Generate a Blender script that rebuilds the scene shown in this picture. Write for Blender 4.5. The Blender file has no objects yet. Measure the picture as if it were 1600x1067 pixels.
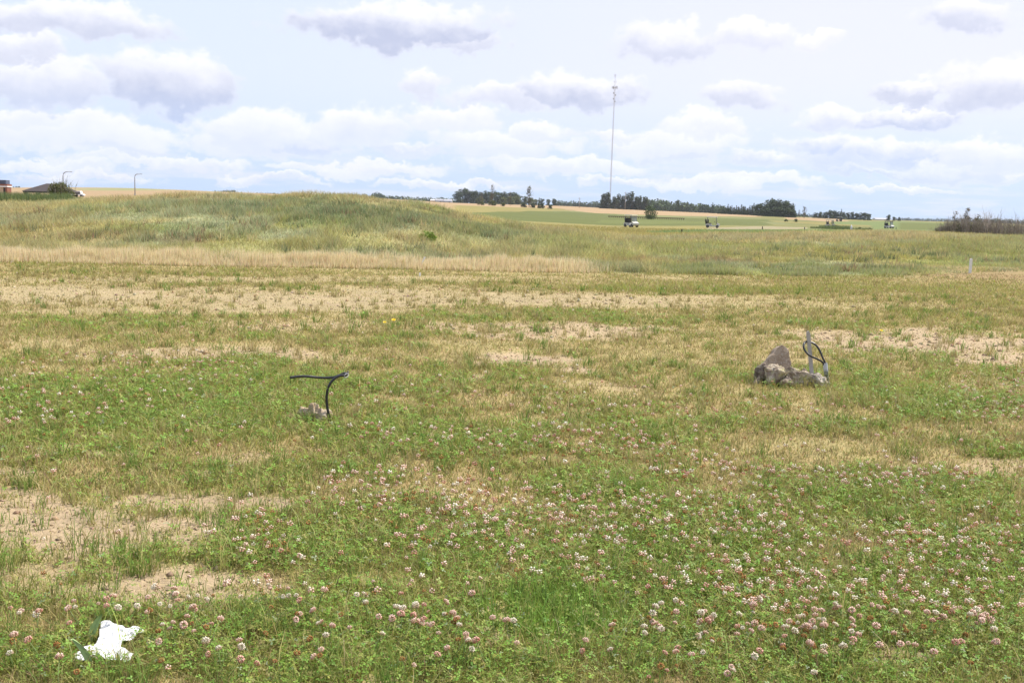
import bpy, bmesh, math, random
import numpy as np
from mathutils import Vector, Matrix, noise as mnoise

S = bpy.context.scene
COL = S.collection
rad = math.radians

# ------------------------------------------------------------------ camera
F = 1600.0; CX = 800.0; CY = 533.5; EYE = 1.6
PITCH = rad(7.44); ROLL = rad(1.75)
FW = np.array([0, math.cos(PITCH), -math.sin(PITCH)])
UP0 = np.array([0, math.sin(PITCH), math.cos(PITCH)])
RT0 = np.array([1.0, 0, 0])
RT = math.cos(ROLL) * RT0 + math.sin(ROLL) * UP0
UP = -math.sin(ROLL) * RT0 + math.cos(ROLL) * UP0
cam_d = bpy.data.cameras.new('camera'); cam = bpy.data.objects.new('camera', cam_d); COL.objects.link(cam)
cam_d.sensor_width = 36; cam_d.lens = 36.0; cam_d.clip_start = 0.05; cam_d.clip_end = 30000
M = Matrix(((RT[0], UP[0], -FW[0], 0), (RT[1], UP[1], -FW[1], 0), (RT[2], UP[2], -FW[2], EYE), (0, 0, 0, 1)))
cam.matrix_world = M
S.camera = cam

def raydir(px, py):
    return FW * F + RT * (px - CX) - UP * (py - CY)
def P(px, py, Y):
    d = raydir(px, py); t = Y / d[1]
    return Vector((d[0] * t, Y, EYE + d[2] * t))
def proj(x, y, z):
    zz = z - EYE
    a = y * FW[1] + zz * FW[2]
    r = x * RT[0] + y * RT[1] + zz * RT[2]
    u = x * UP[0] + y * UP[1] + zz * UP[2]
    a = np.maximum(a, 1e-3)
    return CX + F * r / a, CY - F * u / a

# ------------------------------------------------------------------ light
SUN_EL = 54.0; SUN_AZ = 60.0        # azimuth measured from straight ahead (+Y) towards the right
EXPO = 0.60
sv = Vector((math.sin(rad(SUN_AZ)) * math.cos(rad(SUN_EL)), math.cos(rad(SUN_AZ)) * math.cos(rad(SUN_EL)), math.sin(rad(SUN_EL))))
ld = bpy.data.lights.new('sun', 'SUN'); ld.energy = 4.2; ld.angle = rad(0.6); ld.color = (1.0, 0.94, 0.84)
lo = bpy.data.objects.new('sun', ld); COL.objects.link(lo)
lo.rotation_euler = sv.to_track_quat('Z', 'Y').to_euler()
S.view_settings.view_transform = 'Standard'; S.view_settings.look = 'None'
S.view_settings.exposure = EXPO; S.view_settings.gamma = 1; S.view_settings.use_curve_mapping = False
S.cycles.max_bounces = 6; S.cycles.diffuse_bounces = 3; S.cycles.transparent_max_bounces = 8
S.cycles.volume_bounces = 0; S.cycles.caustics_reflective = False; S.cycles.caustics_refractive = False

world = bpy.data.worlds.new("World"); S.world = world; world.use_nodes = True
wt = world.node_tree; wt.nodes.clear()
class N:                      # tiny node helper
    def __init__(s, t): s.t = t
    def new(s, typ, **kw):
        n = s.t.nodes.new(typ)
        for k, v in kw.items(): setattr(n, k, v)
        return n
    def link(s, a, b): s.t.links.new(a, b)
    def put(s, sock, v):
        if hasattr(v, 'is_output') or isinstance(v, bpy.types.NodeSocket): s.t.links.new(v, sock)
        else: sock.default_value = v
    def m(s, op, a, b=0.0, c=None, clamp=False):
        n = s.new('ShaderNodeMath', operation=op); n.use_clamp = clamp
        s.put(n.inputs[0], a); s.put(n.inputs[1], b)
        if c is not None: s.put(n.inputs[2], c)
        return n.outputs[0]
    def v(s, op, a, b=None, out=0):
        n = s.new('ShaderNodeVectorMath', operation=op)
        s.put(n.inputs[0], a)
        if b is not None: s.put(n.inputs[1], b)
        return n.outputs[out]
    def mix(s, f, a, b, blend='MIX'):
        n = s.new('ShaderNodeMix', data_type='RGBA', blend_type=blend)
        s.put(n.inputs[0], f); s.put(n.inputs[6], a); s.put(n.inputs[7], b)
        return n.outputs[2]
    def ramp(s, f, lo, hi):
        n = s.new('ShaderNodeMapRange', interpolation_type='SMOOTHSTEP')
        s.put(n.inputs[0], f); s.put(n.inputs[1], lo); s.put(n.inputs[2], hi)
        return n.outputs[0]
    def noise(s, vec, scale, detail=4, rough=0.5, out=0):
        n = s.new('ShaderNodeTexNoise'); s.put(n.inputs['Vector'], vec)
        n.inputs['Scale'].default_value = scale; n.inputs['Detail'].default_value = detail
        n.inputs['Roughness'].default_value = rough
        return n.outputs[out]
w = N(wt)
sky = w.new('ShaderNodeTexSky', sky_type='NISHITA'); sky.sun_disc = False
sky.sun_elevation = rad(SUN_EL); sky.sun_rotation = rad(SUN_AZ); sky.air_density = 1.0; sky.dust_density = 1.5
tc = w.new('ShaderNodeTexCoord')
dirv = w.v('NORMALIZE', tc.outputs['Generated'])
sp = w.new('ShaderNodeSeparateXYZ'); w.link(dirv, sp.inputs[0])
az = w.m('MULTIPLY', w.m('ARCTAN2', sp.outputs[0], sp.outputs[1]), 57.2958)
el = w.m('MULTIPLY', w.m('ARCSINE', sp.outputs[2]), 57.2958)
cb = w.new('ShaderNodeCombineXYZ'); w.put(cb.inputs[0], az); w.put(cb.inputs[1], w.m('MULTIPLY', el, 1.35)); 
ang = cb.outputs[0]
warp = w.v('SUBTRACT', w.noise(ang, 0.30, 8, 0.66, 1), (0.5, 0.5, 0.5))
fine = w.noise(ang, 0.9, 6, 0.6)
cb2 = w.new('ShaderNodeCombineXYZ'); w.put(cb2.inputs[0], az); w.put(cb2.inputs[1], el)
pos = w.v('ADD', cb2.outputs[0], w.v('MULTIPLY', warp, (4.4, 3.0, 0)))
# clouds: photo centre, half sizes in px, shade of the base
clouds = [
 (95, 28, 150, 26, .75), (30, 70, 70, 22, .6), (70, 130, 92, 44, .75), (262, 126, 98, 48, 1.0),
 (620, 38, 165, 34, 1.0), (700, 60, 90, 16, .7), (660, 128, 42, 24, .6), (800, 150, 95, 24, .6), (900, 140, 110, 28, .9),
 (1150, 150, 62, 24, .7), (1040, 62, 70, 32, .7), (1170, 60, 60, 24, .5), (1275, 66, 40, 14, .35), (1505, 30, 65, 24, .75),
 (1560, 135, 90, 34, .8), (1430, 140, 60, 20, .8), (1420, 182, 75, 18, .9), (1300, 180, 55, 18, .6),
 (130, 212, 150, 28, .3), (430, 208, 140, 34, .45), (560, 200, 90, 34, .45), (350, 220, 60, 24, .4), (700, 185, 80, 22, .35),
 (780, 225, 110, 26, .4), (1050, 230, 120, 28, .4), (1100, 200, 70, 20, .35), (1330, 240, 100, 26, .7), (1480, 262, 90, 20, .7),
 (40,190,60,16,.3),(190,230,80,14,.5),(480,225,60,16,.7),(620,235,60,12,.6),(840,205,50,14,.4),(960,210,60,12,.4),(1040,245,70,12,.6),(1200,250,60,12,.6),(1280,225,50,20,.8),(1400,235,60,20,.8),(1350,264,80,8,.8),(1540,275,60,10,.6),(150,277,90,7,.5),(420,277,90,7,.5),(700,287,110,7,.5),(980,285,80,7,.5),(1400,294,100,7,.5),
 (1540, 240, 80, 24, .5), (880, 262, 160, 12, .4), (560, 262, 160, 10, .35), (250, 252, 150, 9, .35), (1150, 285, 150, 10, .35), (90, 258, 90, 10, .35),
]
cover = None; shade = None
puff = w.m('MULTIPLY', w.m('SUBTRACT', w.noise(ang, 0.75, 8, 0.55), 0.5), 1.3)
for (cx, cy, rx, ry, st) in clouds:
    d = raydir(cx, cy); a0 = math.degrees(math.atan2(d[0], d[1])); e0 = math.degrees(math.asin(d[2] / np.linalg.norm(d)))
    ra = rx / F * 57.3 * 1.12; re = ry / F * 57.3 * 1.15
    q = w.v('MULTIPLY', w.v('SUBTRACT', pos, (a0 + 0.0, e0 - 0.0, 0)), (1 / ra, 1 / re, 0))
    L = w.v('LENGTH', q, None, 1)
    s2 = w.new('ShaderNodeSeparateXYZ'); w.link(q, s2.inputs[0])
    mk = w.ramp(w.m('ADD', L, puff), 1.04, 0.62)
    low = w.ramp(s2.outputs[1], 0.85, -0.55)
    sh = w.m('MULTIPLY', w.m('MULTIPLY', mk, low), st)
    cover = mk if cover is None else w.m('MAXIMUM', cover, mk)
    shade = sh if shade is None else w.m('MAXIMUM', shade, sh)
# loose scattered cloud beyond the placed ones (all round the sky, denser towards the horizon)
big = w.noise(ang, 0.10, 6, 0.6)
fre = w.m('MULTIPLY', w.ramp(big, 0.50, 0.66), w.ramp(el, 11.0, 16.0))
cover = w.m('MAXIMUM', cover, fre)
shade = w.m('MAXIMUM', shade, w.m('MULTIPLY', fre, w.ramp(fine, 0.4, 0.7)))
cb3 = w.new('ShaderNodeCombineXYZ'); w.put(cb3.inputs[0], w.m('MULTIPLY', az, 0.35)); w.put(cb3.inputs[1], w.m('MULTIPLY', el, 3.2))
streak = w.noise(cb3.outputs[0], 0.42, 5, 0.6)
lowband = w.ramp(el, 6.0, 1.0)
st_c = w.m('MULTIPLY', w.ramp(streak, 0.46, 0.62), lowband)
K = 1.0 / (0.1 * 2 ** EXPO)            # display value -> background colour at strength 0.1
def kc(r, g, b): return (r * K, g * K, b * K, 1)
hor = w.mix(w.ramp(el, 0.0, 7.0), kc(0.62, 0.80, 1.10), kc(0.82, 0.91, 1.12))
# warmer and whiter towards the right, bluer to the left, as thin high cloud
hor = w.mix(w.m('MULTIPLY', w.ramp(az, -22.0, 18.0), w.ramp(el, 2.0, 8.0)), hor, kc(0.92, 0.935, 1.10))
veil = w.m('SUBTRACT', 0.93, w.m('MULTIPLY', w.ramp(el, 14.0, 45.0), 0.45))
base = w.mix(veil, sky.outputs[0], hor)
c1 = w.mix(w.m('MULTIPLY', cover, 0.76), base, kc(1.15, 1.13, 1.16))
c1 = w.mix(w.m('MULTIPLY', st_c, 0.45), c1, kc(0.96, 0.95, 1.0))
shn = w.m('MULTIPLY', shade, w.m('ADD', 0.62, w.m('MULTIPLY', fine, 0.75)), clamp=True)
shcol = w.mix(w.ramp(el, 2.5, 6.5), kc(0.56, 0.69, 0.98), kc(0.60, 0.65, 0.85))
c2 = w.mix(shn, c1, shcol)
bg = w.new('ShaderNodeBackground'); w.link(c2, bg.inputs[0]); bg.inputs[1].default_value = 0.1
ow = w.new('ShaderNodeOutputWorld'); w.link(bg.outputs[0], ow.inputs[0])
world.cycles.sampling_method = 'MANUAL'; world.cycles.sample_map_resolution = 512

# ------------------------------------------------------------------ numpy noise
def _h(ix, iy, s):
    n = (ix.astype(np.int64) * 374761393 + iy.astype(np.int64) * 668265263 + s * 974711) & 0x7fffffff
    n = ((n ^ (n >> 13)) * 1274126177) & 0x7fffffff
    n = (n ^ (n >> 16)) & 0xffffff
    return n / float(0xffffff)
def vn(x, y, s=0):
    ix = np.floor(x); iy = np.floor(y); fx = x - ix; fy = y - iy
    fx = fx * fx * (3 - 2 * fx); fy = fy * fy * (3 - 2 * fy)
    a = _h(ix, iy, s); b = _h(ix + 1, iy, s); c = _h(ix, iy + 1, s); d = _h(ix + 1, iy + 1, s)
    return (a * (1 - fx) + b * fx) * (1 - fy) + (c * (1 - fx) + d * fx) * fy
def fbm(x, y, sc, s=0, o=4):
    t = 0; a = 0.5; n = 0; x = x / sc; y = y / sc
    for k in range(o):
        t = t + a * vn(x, y, s + k * 17); n += a; a *= 0.5; x = x * 2.03 + 5.1; y = y * 2.03 + 3.7
    return t / n          # 0..1
def ss(x, a, b):
    t = np.clip((x - a) / (b - a), 0, 1); return t * t * (3 - 2 * t)

# ------------------------------------------------------------------ terrain heights
def zray(px, py, Y):
    d = raydir(px, py); return EYE + d[2] / d[1] * Y
def txray(px):
    d = raydir(px, 330.0); return d[0] / d[1]
def YF(tx):               # the foot of the grassy mound: a nearly straight line across the lot
    return 23.0 + 4.6 * (tx + 0.5)
cols = {
 -500: [(45, 'p', 316), (55, 'z', 1.0), (80, 'z', .95), (150, 'p', 308), (400, 'p', 298), (900, 'p', 290), (6000, 'p', 291)],
 0: [(32, 'z', .50), (45, 'p', 331), (55, 'z', .9), (80, 'z', .85), (150, 'p', 313), (220, 'p', 316), (400, 'p', 299), (900, 'p', 293.5), (6000, 'p', 300)],
 100: [(32, 'z', .72), (45, 'p', 321.5), (55, 'z', 1.0), (80, 'z', .9), (150, 'p', 313), (230, 'p', 315), (400, 'p', 303), (800, 'p', 292.5), (6000, 'p', 303)],
 150: [(32, 'z', .82), (45, 'p', 315), (60, 'z', 1.1), (150, 'p', 311), (300, 'p', 308), (400, 'p', 302.5), (800, 'p', 293), (6000, 'p', 304)],
 200: [(32, 'z', .9), (45, 'p', 309), (60, 'z', 1.3), (150, 'p', 309), (400, 'p', 302), (800, 'p', 293.5), (6000, 'p', 306)],
 300: [(32, 'z', .95), (45, 'p', 306), (60, 'z', 1.4), (150, 'p', 311), (400, 'p', 305), (800, 'p', 297.5), (6000, 'p', 309)],
 400: [(32, 'z', 1.0), (45, 'p', 307.5), (60, 'z', 1.4), (200, 'p', 312), (500, 'p', 308), (900, 'p', 301.5), (6000, 'p', 312)],
 500: [(32, 'z', 1.0), (45, 'p', 308.5), (60, 'z', 1.4), (200, 'p', 314), (500, 'p', 310), (900, 'p', 306), (6000, 'p', 315)],
 580: [(32, 'z', 1.0), (45, 'p', 308.5), (60, 'z', 1.3), (200, 'p', 318), (500, 'p', 312), (900, 'p', 309), (6000, 'p', 317)],
 640: [(32, 'z', .85), (45, 'p', 315), (60, 'z', 1.1), (200, 'p', 320), (500, 'p', 315), (900, 'p', 313), (6000, 'p', 319)],
 700: [(32, 'z', .75), (46, 'p', 328), (60, 'z', .9), (100, 'z', .5), (200, 'p', 327), (400, 'p', 321), (700, 'p', 317.5), (1500, 'p', 317.5), (6000, 'p', 321)],
 770: [(33, 'z', .55), (47, 'p', 346), (60, 'z', .5), (100, 'z', -.2), (150, 'z', -.4), (250, 'p', 335), (400, 'p', 324.5), (470, 'p', 320.5), (520, 'p', 320.5), (600, 'p', 322), (900, 'p', 319), (1500, 'p', 319.5), (6000, 'p', 323)],
 875: [(34, 'z', .45), (49, 'p', 360), (62, 'z', .2), (100, 'z', -.5), (150, 'z', -.7), (300, 'p', 338), (450, 'p', 330), (560, 'p', 327), (900, 'p', 321.5), (1500, 'p', 322), (6000, 'p', 326)],
 1000: [(36, 'z', .25), (53, 'p', 377), (66, 'z', .05), (100, 'z', -.7), (150, 'p', 355.5), (220, 'p', 349), (313, 'p', 342.5), (450, 'p', 337), (700, 'p', 328.5), (1500, 'p', 328.5), (6000, 'p', 330)],
 1060: [(38, 'z', .2), (57, 'p', 374), (70, 'z', .1), (100, 'z', -.5), (150, 'p', 357), (240, 'p', 350), (400, 'p', 340), (700, 'p', 331), (900, 'p', 331), (6000, 'p', 333)],
 1120: [(38, 'z', .2), (58, 'p', 371), (72, 'z', .2), (110, 'z', -.4), (175, 'p', 356.5), (250, 'p', 350), (400, 'p', 341), (600, 'p', 334.5), (900, 'p', 333.5), (6000, 'p', 334)],
 1250: [(40, 'z', .35), (60, 'p', 367.5), (80, 'z', .35), (120, 'z', -.2), (200, 'p', 357), (300, 'p', 350), (450, 'p', 343), (600, 'p', 340.5), (900, 'p', 339), (6000, 'p', 339)],
 1330: [(40, 'z', .4), (60, 'p', 366), (80, 'z', .45), (120, 'z', 0), (200, 'p', 360), (260, 'p', 356), (350, 'p', 351), (430, 'p', 345.5), (600, 'p', 345), (900, 'p', 342), (6000, 'p', 341)],
 1400: [(40, 'z', .45), (60, 'p', 365.5), (80, 'z', .5), (120, 'z', .1), (200, 'p', 361), (260, 'p', 357), (350, 'p', 350), (430, 'p', 346.5), (600, 'p', 347), (900, 'p', 345), (6000, 'p', 343.5)],
 1500: [(40, 'z', .45), (60, 'p', 368), (80, 'z', .5), (150, 'z', .0), (250, 'p', 358), (380, 'p', 349), (600, 'p', 348), (900, 'p', 347), (6000, 'p', 346.5)],
 1600: [(38, 'z', .4), (56, 'p', 374), (80, 'z', .4), (110, 'z', .1), (250, 'p', 360), (400, 'p', 352), (900, 'p', 350), (6000, 'p', 349.5)],
 2200: [(38, 'z', .4), (56, 'z', .7), (80, 'z', .4), (110, 'z', .1), (250, 'z', .0), (900, 'z', .0), (6000, 'z', 1)],
}
LG = np.linspace(0, math.log(6000), 420)
ck = sorted(cols); ctx = np.array([txray(k) for k in ck])
tab = []
for k, t in zip(ck, ctx):
    yf = YF(t)
    pts = [(1, 0.0), (yf - 1.2, 0.0), (yf + 1.0, 0.07)]
    for (Y, c, v) in cols[k]:
        pts.append((Y, v if c == 'z' else zray(k, v, Y)))
    tab.append(np.interp(LG, np.log([p[0] for p in pts]), [p[1] for p in pts]))
tab = np.array(tab)
TG = np.linspace(-0.75, 0.95, 420)
T2 = np.array([[0.0]] * 0)
T2 = np.stack([np.interp(TG, ctx, tab[:, j]) for j in range(len(LG))], axis=1)
def smooth(a, sig, ax):
    r = int(sig * 3) + 1; kx = np.arange(-r, r + 1); kk = np.exp(-kx ** 2 / (2 * sig * sig)); kk /= kk.sum()
    pad = [(0, 0), (0, 0)]; pad[ax] = (r, r); b = np.pad(a, pad, mode='edge')
    return np.apply_along_axis(lambda v: np.convolve(v, kk, mode='valid'), ax, b)
near_keep = T2.copy()
T2 = smooth(T2, 1.7, 1); T2 = smooth(T2, 5.0, 0)
def H(x, y):
    x = np.asarray(x, float); y = np.asarray(y, float)
    yy = np.maximum(y, 1.0)
    t = np.clip(x / yy, -0.75, 0.95)
    L = np.clip(np.log(yy), 0, LG[-1])
    i = (t - TG[0]) / (TG[1] - TG[0]); j = L / LG[1]
    i0 = np.clip(np.floor(i).astype(int), 0, len(TG) - 2); j0 = np.clip(np.floor(j).astype(int), 0, len(LG) - 2)
    fi = i - i0; fj = j - j0
    z = (T2[i0, j0] * (1 - fi) + T2[i0 + 1, j0] * fi) * (1 - fj) + (T2[i0, j0 + 1] * (1 - fi) + T2[i0 + 1, j0 + 1] * fi) * fj
    lump = (fbm(x, y, 3.0, 3) - .5) * 0.30 * ss(yy, 24, 34) * (1 - ss(yy, 70, 110))
    micro = (fbm(x, y, 0.9, 5) - .5) * 0.05 * (1 - ss(yy, 22, 30))
    q = ((x - 13.6) / 3.4) ** 2 + ((y - 28.6) / 2.0) ** 2     # little mown hump on the right
    return z + lump + micro + 0.26 * np.exp(-q)
def Hs(x, y): return float(H(np.array([x]), np.array([y]))[0])
def place(px, Y):
    z = 0.0; x = 0
    for _ in range(6):
        # find the point of depth Y on the terrain that projects to column px
        py = 330.0
        d = raydir(px, py)
        x = d[0] / d[1] * Y
        for _k in range(4):
            z = Hs(x, Y); p = proj(x, Y, z)[0]; x += (px - p) * Y / F
        break
    return Vector((x, Y, Hs(x, Y)))
def ground_at(px, py):        # first terrain hit of the view ray through a photo pixel
    d = raydir(px, py); lo_ = None
    for Y in np.exp(np.linspace(0.9, 8, 1500)):
        t = Y / d[1]; z = EYE + d[2] * t
        if z <= Hs(d[0] * t, Y): return Vector((d[0] * t, Y, z))
    return None

# ------------------------------------------------------------------ what covers the ground (fields over the lot)
def blobs(px, py, lst, nz):
    r = np.zeros_like(px)
    for b in lst:
        cx, cy, rx, ry = b[:4]; st = b[4] if len(b) > 4 else 1.0
        d = np.sqrt(((px - cx) / rx) ** 2 + ((py - cy) / ry) ** 2) + nz
        r = np.maximum(r, st * (1 - ss(d, 0.35, 1.35))) if st > 0 else r
    return r
SOIL = [(90, 828, 270, 56), (235, 917, 175, 38), (300, 784, 150, 22, .9), (30, 905, 90, 30, .7), (130, 870, 120, 16, .7), (440, 790, 30, 14), (15, 738, 45, 8, .9), (375, 722, 60, 10, .6),
        (150, 560, 90, 12, .5), (300, 551, 150, 9, .8), (450, 553, 60, 8, .8), (60, 535, 70, 10, .4), (820, 564, 90, 11), (905, 577, 32, 6), (745, 592, 25, 8, .8),
        (880, 518, 180, 16, .9), (450, 508, 220, 9, .6), (700, 512, 80, 9, .8), (1440, 538, 210, 24, 1), (1560, 560, 110, 16, 1), (1290, 523, 120, 8, .7),
        (1560, 728, 60, 16, .7), (1180, 560, 60, 8, .3), (610, 910, 60, 10, .5), (1460, 730, 60, 8, .4), (1070, 590, 60, 8, .3), (960, 605, 60, 7, .5),
        (1560, 600, 100, 10, .3), (540, 560, 60, 7, .5), (560, 905, 40, 8, .7), (1300, 745, 50, 7, .4), (60, 900, 80, 20, .4)]
PALE = [(150, 463, 460, 21, .85), (500, 469, 440, 22, .9), (900, 470, 280, 16, .9), (300, 437, 700, 7, .55), (200, 487, 320, 9, .5), (1100, 472, 220, 11, .45),
        (1300, 478, 200, 8, .3), (250, 440, 300, 5, .4)]
GREEN = [(250, 635, 260, 45, 1), (420, 600, 160, 30, .7), (60, 620, 120, 40, .7), (860, 965, 160, 62, 1), (370, 850, 100, 40, 1), (250, 958, 140, 22, .8),
         (700, 990, 400, 70, .7), (1250, 1000, 400, 70, .8), (1380, 790, 190, 55, .8), (1120, 830, 220, 50, .7), (1480, 920, 160, 80, .8), (600, 850, 200, 60, .7),
         (500, 700, 200, 50, .55), (680, 700, 120, 30, .6), (1260, 505, 60, 8, .6), (1460, 528, 25, 5, .9), (790, 575, 28, 8, .9), (210, 505, 200, 18, .6),
         (500, 528, 180, 14, .5), (1000, 880, 200, 60, .8), (380, 570, 120, 12, .7), (850, 500, 300, 8, .4), (1050, 455, 520, 7, .6), (1450, 640, 120, 30, .5),
         (100, 1040, 200, 30, .7), (1040, 497, 200, 12, .5), (140, 1000, 120, 20, .6), (940, 760, 140, 26, .6)]
DRY = [(1150, 700, 260, 50, .9), (850, 640, 220, 40, .7), (1350, 860, 130, 30, .8), (760, 780, 100, 18, .7), (100, 970, 100, 40, .7), (1400, 690, 200, 30, .5),
       (1100, 760, 60, 14, .9), (200, 740, 220, 40, .4), (1130, 480, 300, 14, .8), (620, 940, 90, 24, .6), (570, 1000, 60, 24, .6), (1050, 560, 260, 26, .6), (60, 690, 140, 40, .5)]
FLOW = [(1300, 985, 330, 90, 1), (1480, 885, 170, 50, 1), (900, 835, 260, 60, .9), (640, 800, 170, 50, .55), (1400, 765, 130, 24, .9), (960, 705, 160, 24, .6),
        (520, 1010, 330, 70, .45), (170, 1020, 180, 45, .6), (400, 860, 90, 50, .7), (1180, 860, 120, 60, .8), (210, 590, 220, 40, .5), (1560, 630, 90, 40, .8),
        (1090, 650, 260, 24, .3), (760, 700, 260, 24, .3), (350, 960, 120, 30, .6), (950, 920, 160, 30, .8), (1150, 940, 120, 60, .9), (60, 650, 140, 40, .35), (1150, 760, 160, 40, .4),
        (1450, 455, 180, 9, .25), (800, 620, 300, 20, .2)]
def fields(x, y):
    """cover of the flat lot at world points: soil, pale, green, dry, flowers, all 0..1"""
    px, py = proj(x, y, np.zeros_like(x))
    n1 = (fbm(x, y, 0.7, 11) - .5) * 1.25
    n2 = (fbm(x, y, 0.28, 31, 3) - .5)
    n3 = (fbm(x, y, 2.5, 41) - .5); n5 = (fbm(x, y, .11, 47, 2) - .5)
    soil = blobs(px, py, SOIL, n1 * 0.7 + n2 * 1.1 + n5 * .8 - .08)
    soil = np.maximum(soil * (.45 + .55 * ss(n2 + n5 * 1.3 + soil, 0.0, 0.6)), 0.75 * ss(n2 + n5 * .8 + n1 * .35 + n3 * .5, .30, .46))
    pale = blobs(px, py, PALE, n1 * .5 + n3 * .8 + n2 * .3)
    green = blobs(px, py, GREEN, n1 * .5 + n2 * .3)
    dry = blobs(px, py, DRY, n1 * .5)
    lush = np.clip(0.455 + green * .27 - dry * .12 - .10 * ss(y, 7, 13) + .10 * (1 - ss(y, 4, 6)) + n1 * .42 + n3 * .35 + n2 * .55 + n5 * .35, 0, 1)
    lush = lush * (1 - .8 * pale)
    flow = blobs(px, py, FLOW, n1 * .45 + n2 * .5)
    bush = blobs(px, py, [(865, 968, 140, 50)], n2 * .4)
    return soil, pale, lush, flow, bush, px, py

SCRAP = [(115, 1026), (121, 1017), (131, 1010), (148, 1007), (153, 999), (157, 975), (175, 976), (190, 979), (208, 982), (222, 982), (231, 986), (218, 993), (204, 1003), (192, 1007), (189, 1015), (211, 1018), (206, 1031), (188, 1036), (168, 1030), (152, 1025), (137, 1034), (126, 1036)]
def on_scrap(px, py):         # ground hidden under the paper scrap
    return inpoly(px, py - 8, SCRAP) & (np.abs(np.sin(px * 12.9 + py * 7.1)) > .06)
C_SOIL = np.array([.42, .32, .205]); C_SAND = np.array([.385, .305, .185]); C_STRAW = np.array([.42, .36, .16]); C_GREEN = np.array([.315, .355, .080])
C_CLOV = np.array([.175, .295, .050]); C_BROWN = np.array([.27, .175, .095]); C_OLIVE = np.array([.345, .325, .115]); C_GREY = np.array([.30, .315, .175])
C_FAIR = np.array([.122, .138, .044]); C_TAN = np.array([.36, .255, .145]); C_GOLD = np.array([.36, .30, .155]); C_DKG = np.array([.125, .155, .075]); C_PALEG = np.array([.36, .36, .22])
def lerp(a, b, t): return a + (b - a) * t[:, None]
def mound_col(x, y, px, py):
    """cover of the rough slopes"""
    n = fbm(x, y * .6, 1.6, 51); n2 = fbm(x, y, 0.5, 61, 3); n3 = fbm(x, y, 6, 71)
    c = lerp(np.tile(C_OLIVE, (len(x), 1)), C_GREY, ss(n, .42, .6))
    c = lerp(c, C_STRAW * 1.05, ss(n3 + n2 * .3, .62, .78) * .7)
    def put(lst, colr, amt=1.0, wob=1.0):
        nonlocal c
        c = lerp(c, np.array(colr), blobs(px, py, lst, (n - .5) * 1.4 * wob + (n2 - .5) * .5) * amt)
    put([(530, 330, 130, 22), (380, 325, 120, 14, .8), (620, 345, 110, 16, .8), (760, 365, 130, 14, .7), (300, 322, 70, 8, .6)], C_DKG * 1.25, .85)
    put([(250, 358, 110, 11), (500, 356, 80, 8, .5), (340, 366, 100, 8, .5), (160, 330, 120, 12, .35)], [.225, .265, .09], .6)
    put([(140, 372, 150, 10, .7), (280, 376, 60, 9), (60, 345, 100, 16, .4)], [.27, .215, .115], .65)
    put([(150, 312, 260, 7), (420, 306, 250, 4), (620, 312, 80, 6), (740, 342, 80, 5, .8), (900, 362, 120, 6, .8), (30, 330, 60, 14, .6), (560, 306, 90, 5)], C_GOLD, .9, .5)
    put([(500, 372, 160, 6, .5), (600, 362, 100, 7, .6), (400, 362, 90, 5, .6), (700, 380, 150, 6, .5)], C_PALEG * .92, .6)
    put([(850, 385, 200, 12, .8), (1000, 402, 200, 10, .6)], [.25, .28, .11], .7)
    put([(300, 388, 500, 8, .6), (700, 398, 260, 7, .6)], [.30, .29, .14], .8)
    put([(1250, 372, 330, 9), (1010, 378, 90, 6, .8), (1480, 368, 130, 6)], C_GOLD * np.array([.98, 1.0, 1.05]), .8, .6)
    put([(1300, 400, 320, 16, .9)], [.30, .275, .09], .7)
    put([(1540, 388, 120, 14, .9), (1180, 388, 120, 8, .6)], [.21, .235, .085], .7)
    put([(1100, 411, 110, 5)], [.29, .19, .10], .8)
    put([(1130, 425, 200, 7), (1050, 395, 130, 7, .6)], [.27, .30, .115], .7)
    put([(1270, 427, 60, 4)], [.26, .235, .17], .8)
    put([(1530, 412, 120, 8, .7), (1400, 425, 120, 7, .7)], [.23, .29, .085], .7)
    return c * (0.72 + .56 * n2)[:, None]
def inpoly(px, py, poly):
    r = np.zeros(len(px), bool); n = len(poly)
    for i in range(n):
        x1, y1 = poly[i]; x2, y2 = poly[(i + 1) % n]
        if y1 == y2: continue
        c = ((y1 > py) != (y2 > py)) & (px < (x2 - x1) * (py - y1) / (y2 - y1) + x1)
        r ^= c
    return r
FARP = [
 ([(600, 310), (870, 318), (1000, 324), (1130, 333), (1190, 335), (1190, 339), (1110, 338.2), (1000, 336), (930, 333), (870, 326), (700, 320.5)], C_TAN),
 ([(1225, 339), (1310, 342), (1330, 346), (1300, 347), (1230, 343)], C_TAN * .95),
 ([(870, 325.5), (930, 333), (1000, 337), (1110, 338), (1180, 341), (1240, 352), (1100, 346), (950, 336), (830, 331), (900, 329)], [.19, .195, .08]),
 ([(725, 333), (830, 330), (900, 331.5), (1000, 338), (1120, 343), (1190, 347), (1210, 352), (1120, 353), (1000, 353), (960, 353), (900, 350), (820, 346), (700, 342)], C_FAIR),
 ([(940, 344), (1100, 345.5), (1110, 349), (1000, 350), (930, 348)], C_FAIR * 1.15),
 ([(1090, 340), (1200, 344), (1210, 347), (1130, 345)], C_FAIR * 1.05),
 ([(1105, 356), (1200, 354), (1262, 356), (1262, 358), (1150, 359), (1105, 359.5)], [.29, .25, .15]),
 ([(1010, 362), (1120, 359.5), (1262, 358.3), (1340, 361), (1300, 367), (1020, 366)], [.16, .20, .075]),
 ([(1300, 346.5), (1400, 345.5), (1480, 349), (1480, 362), (1370, 362), (1360, 352), (1300, 350)], [.155, .19, .07]),
 ([(1405, 348), (1480, 350), (1480, 360), (1405, 359)], C_FAIR * 1.05),
]
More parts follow.
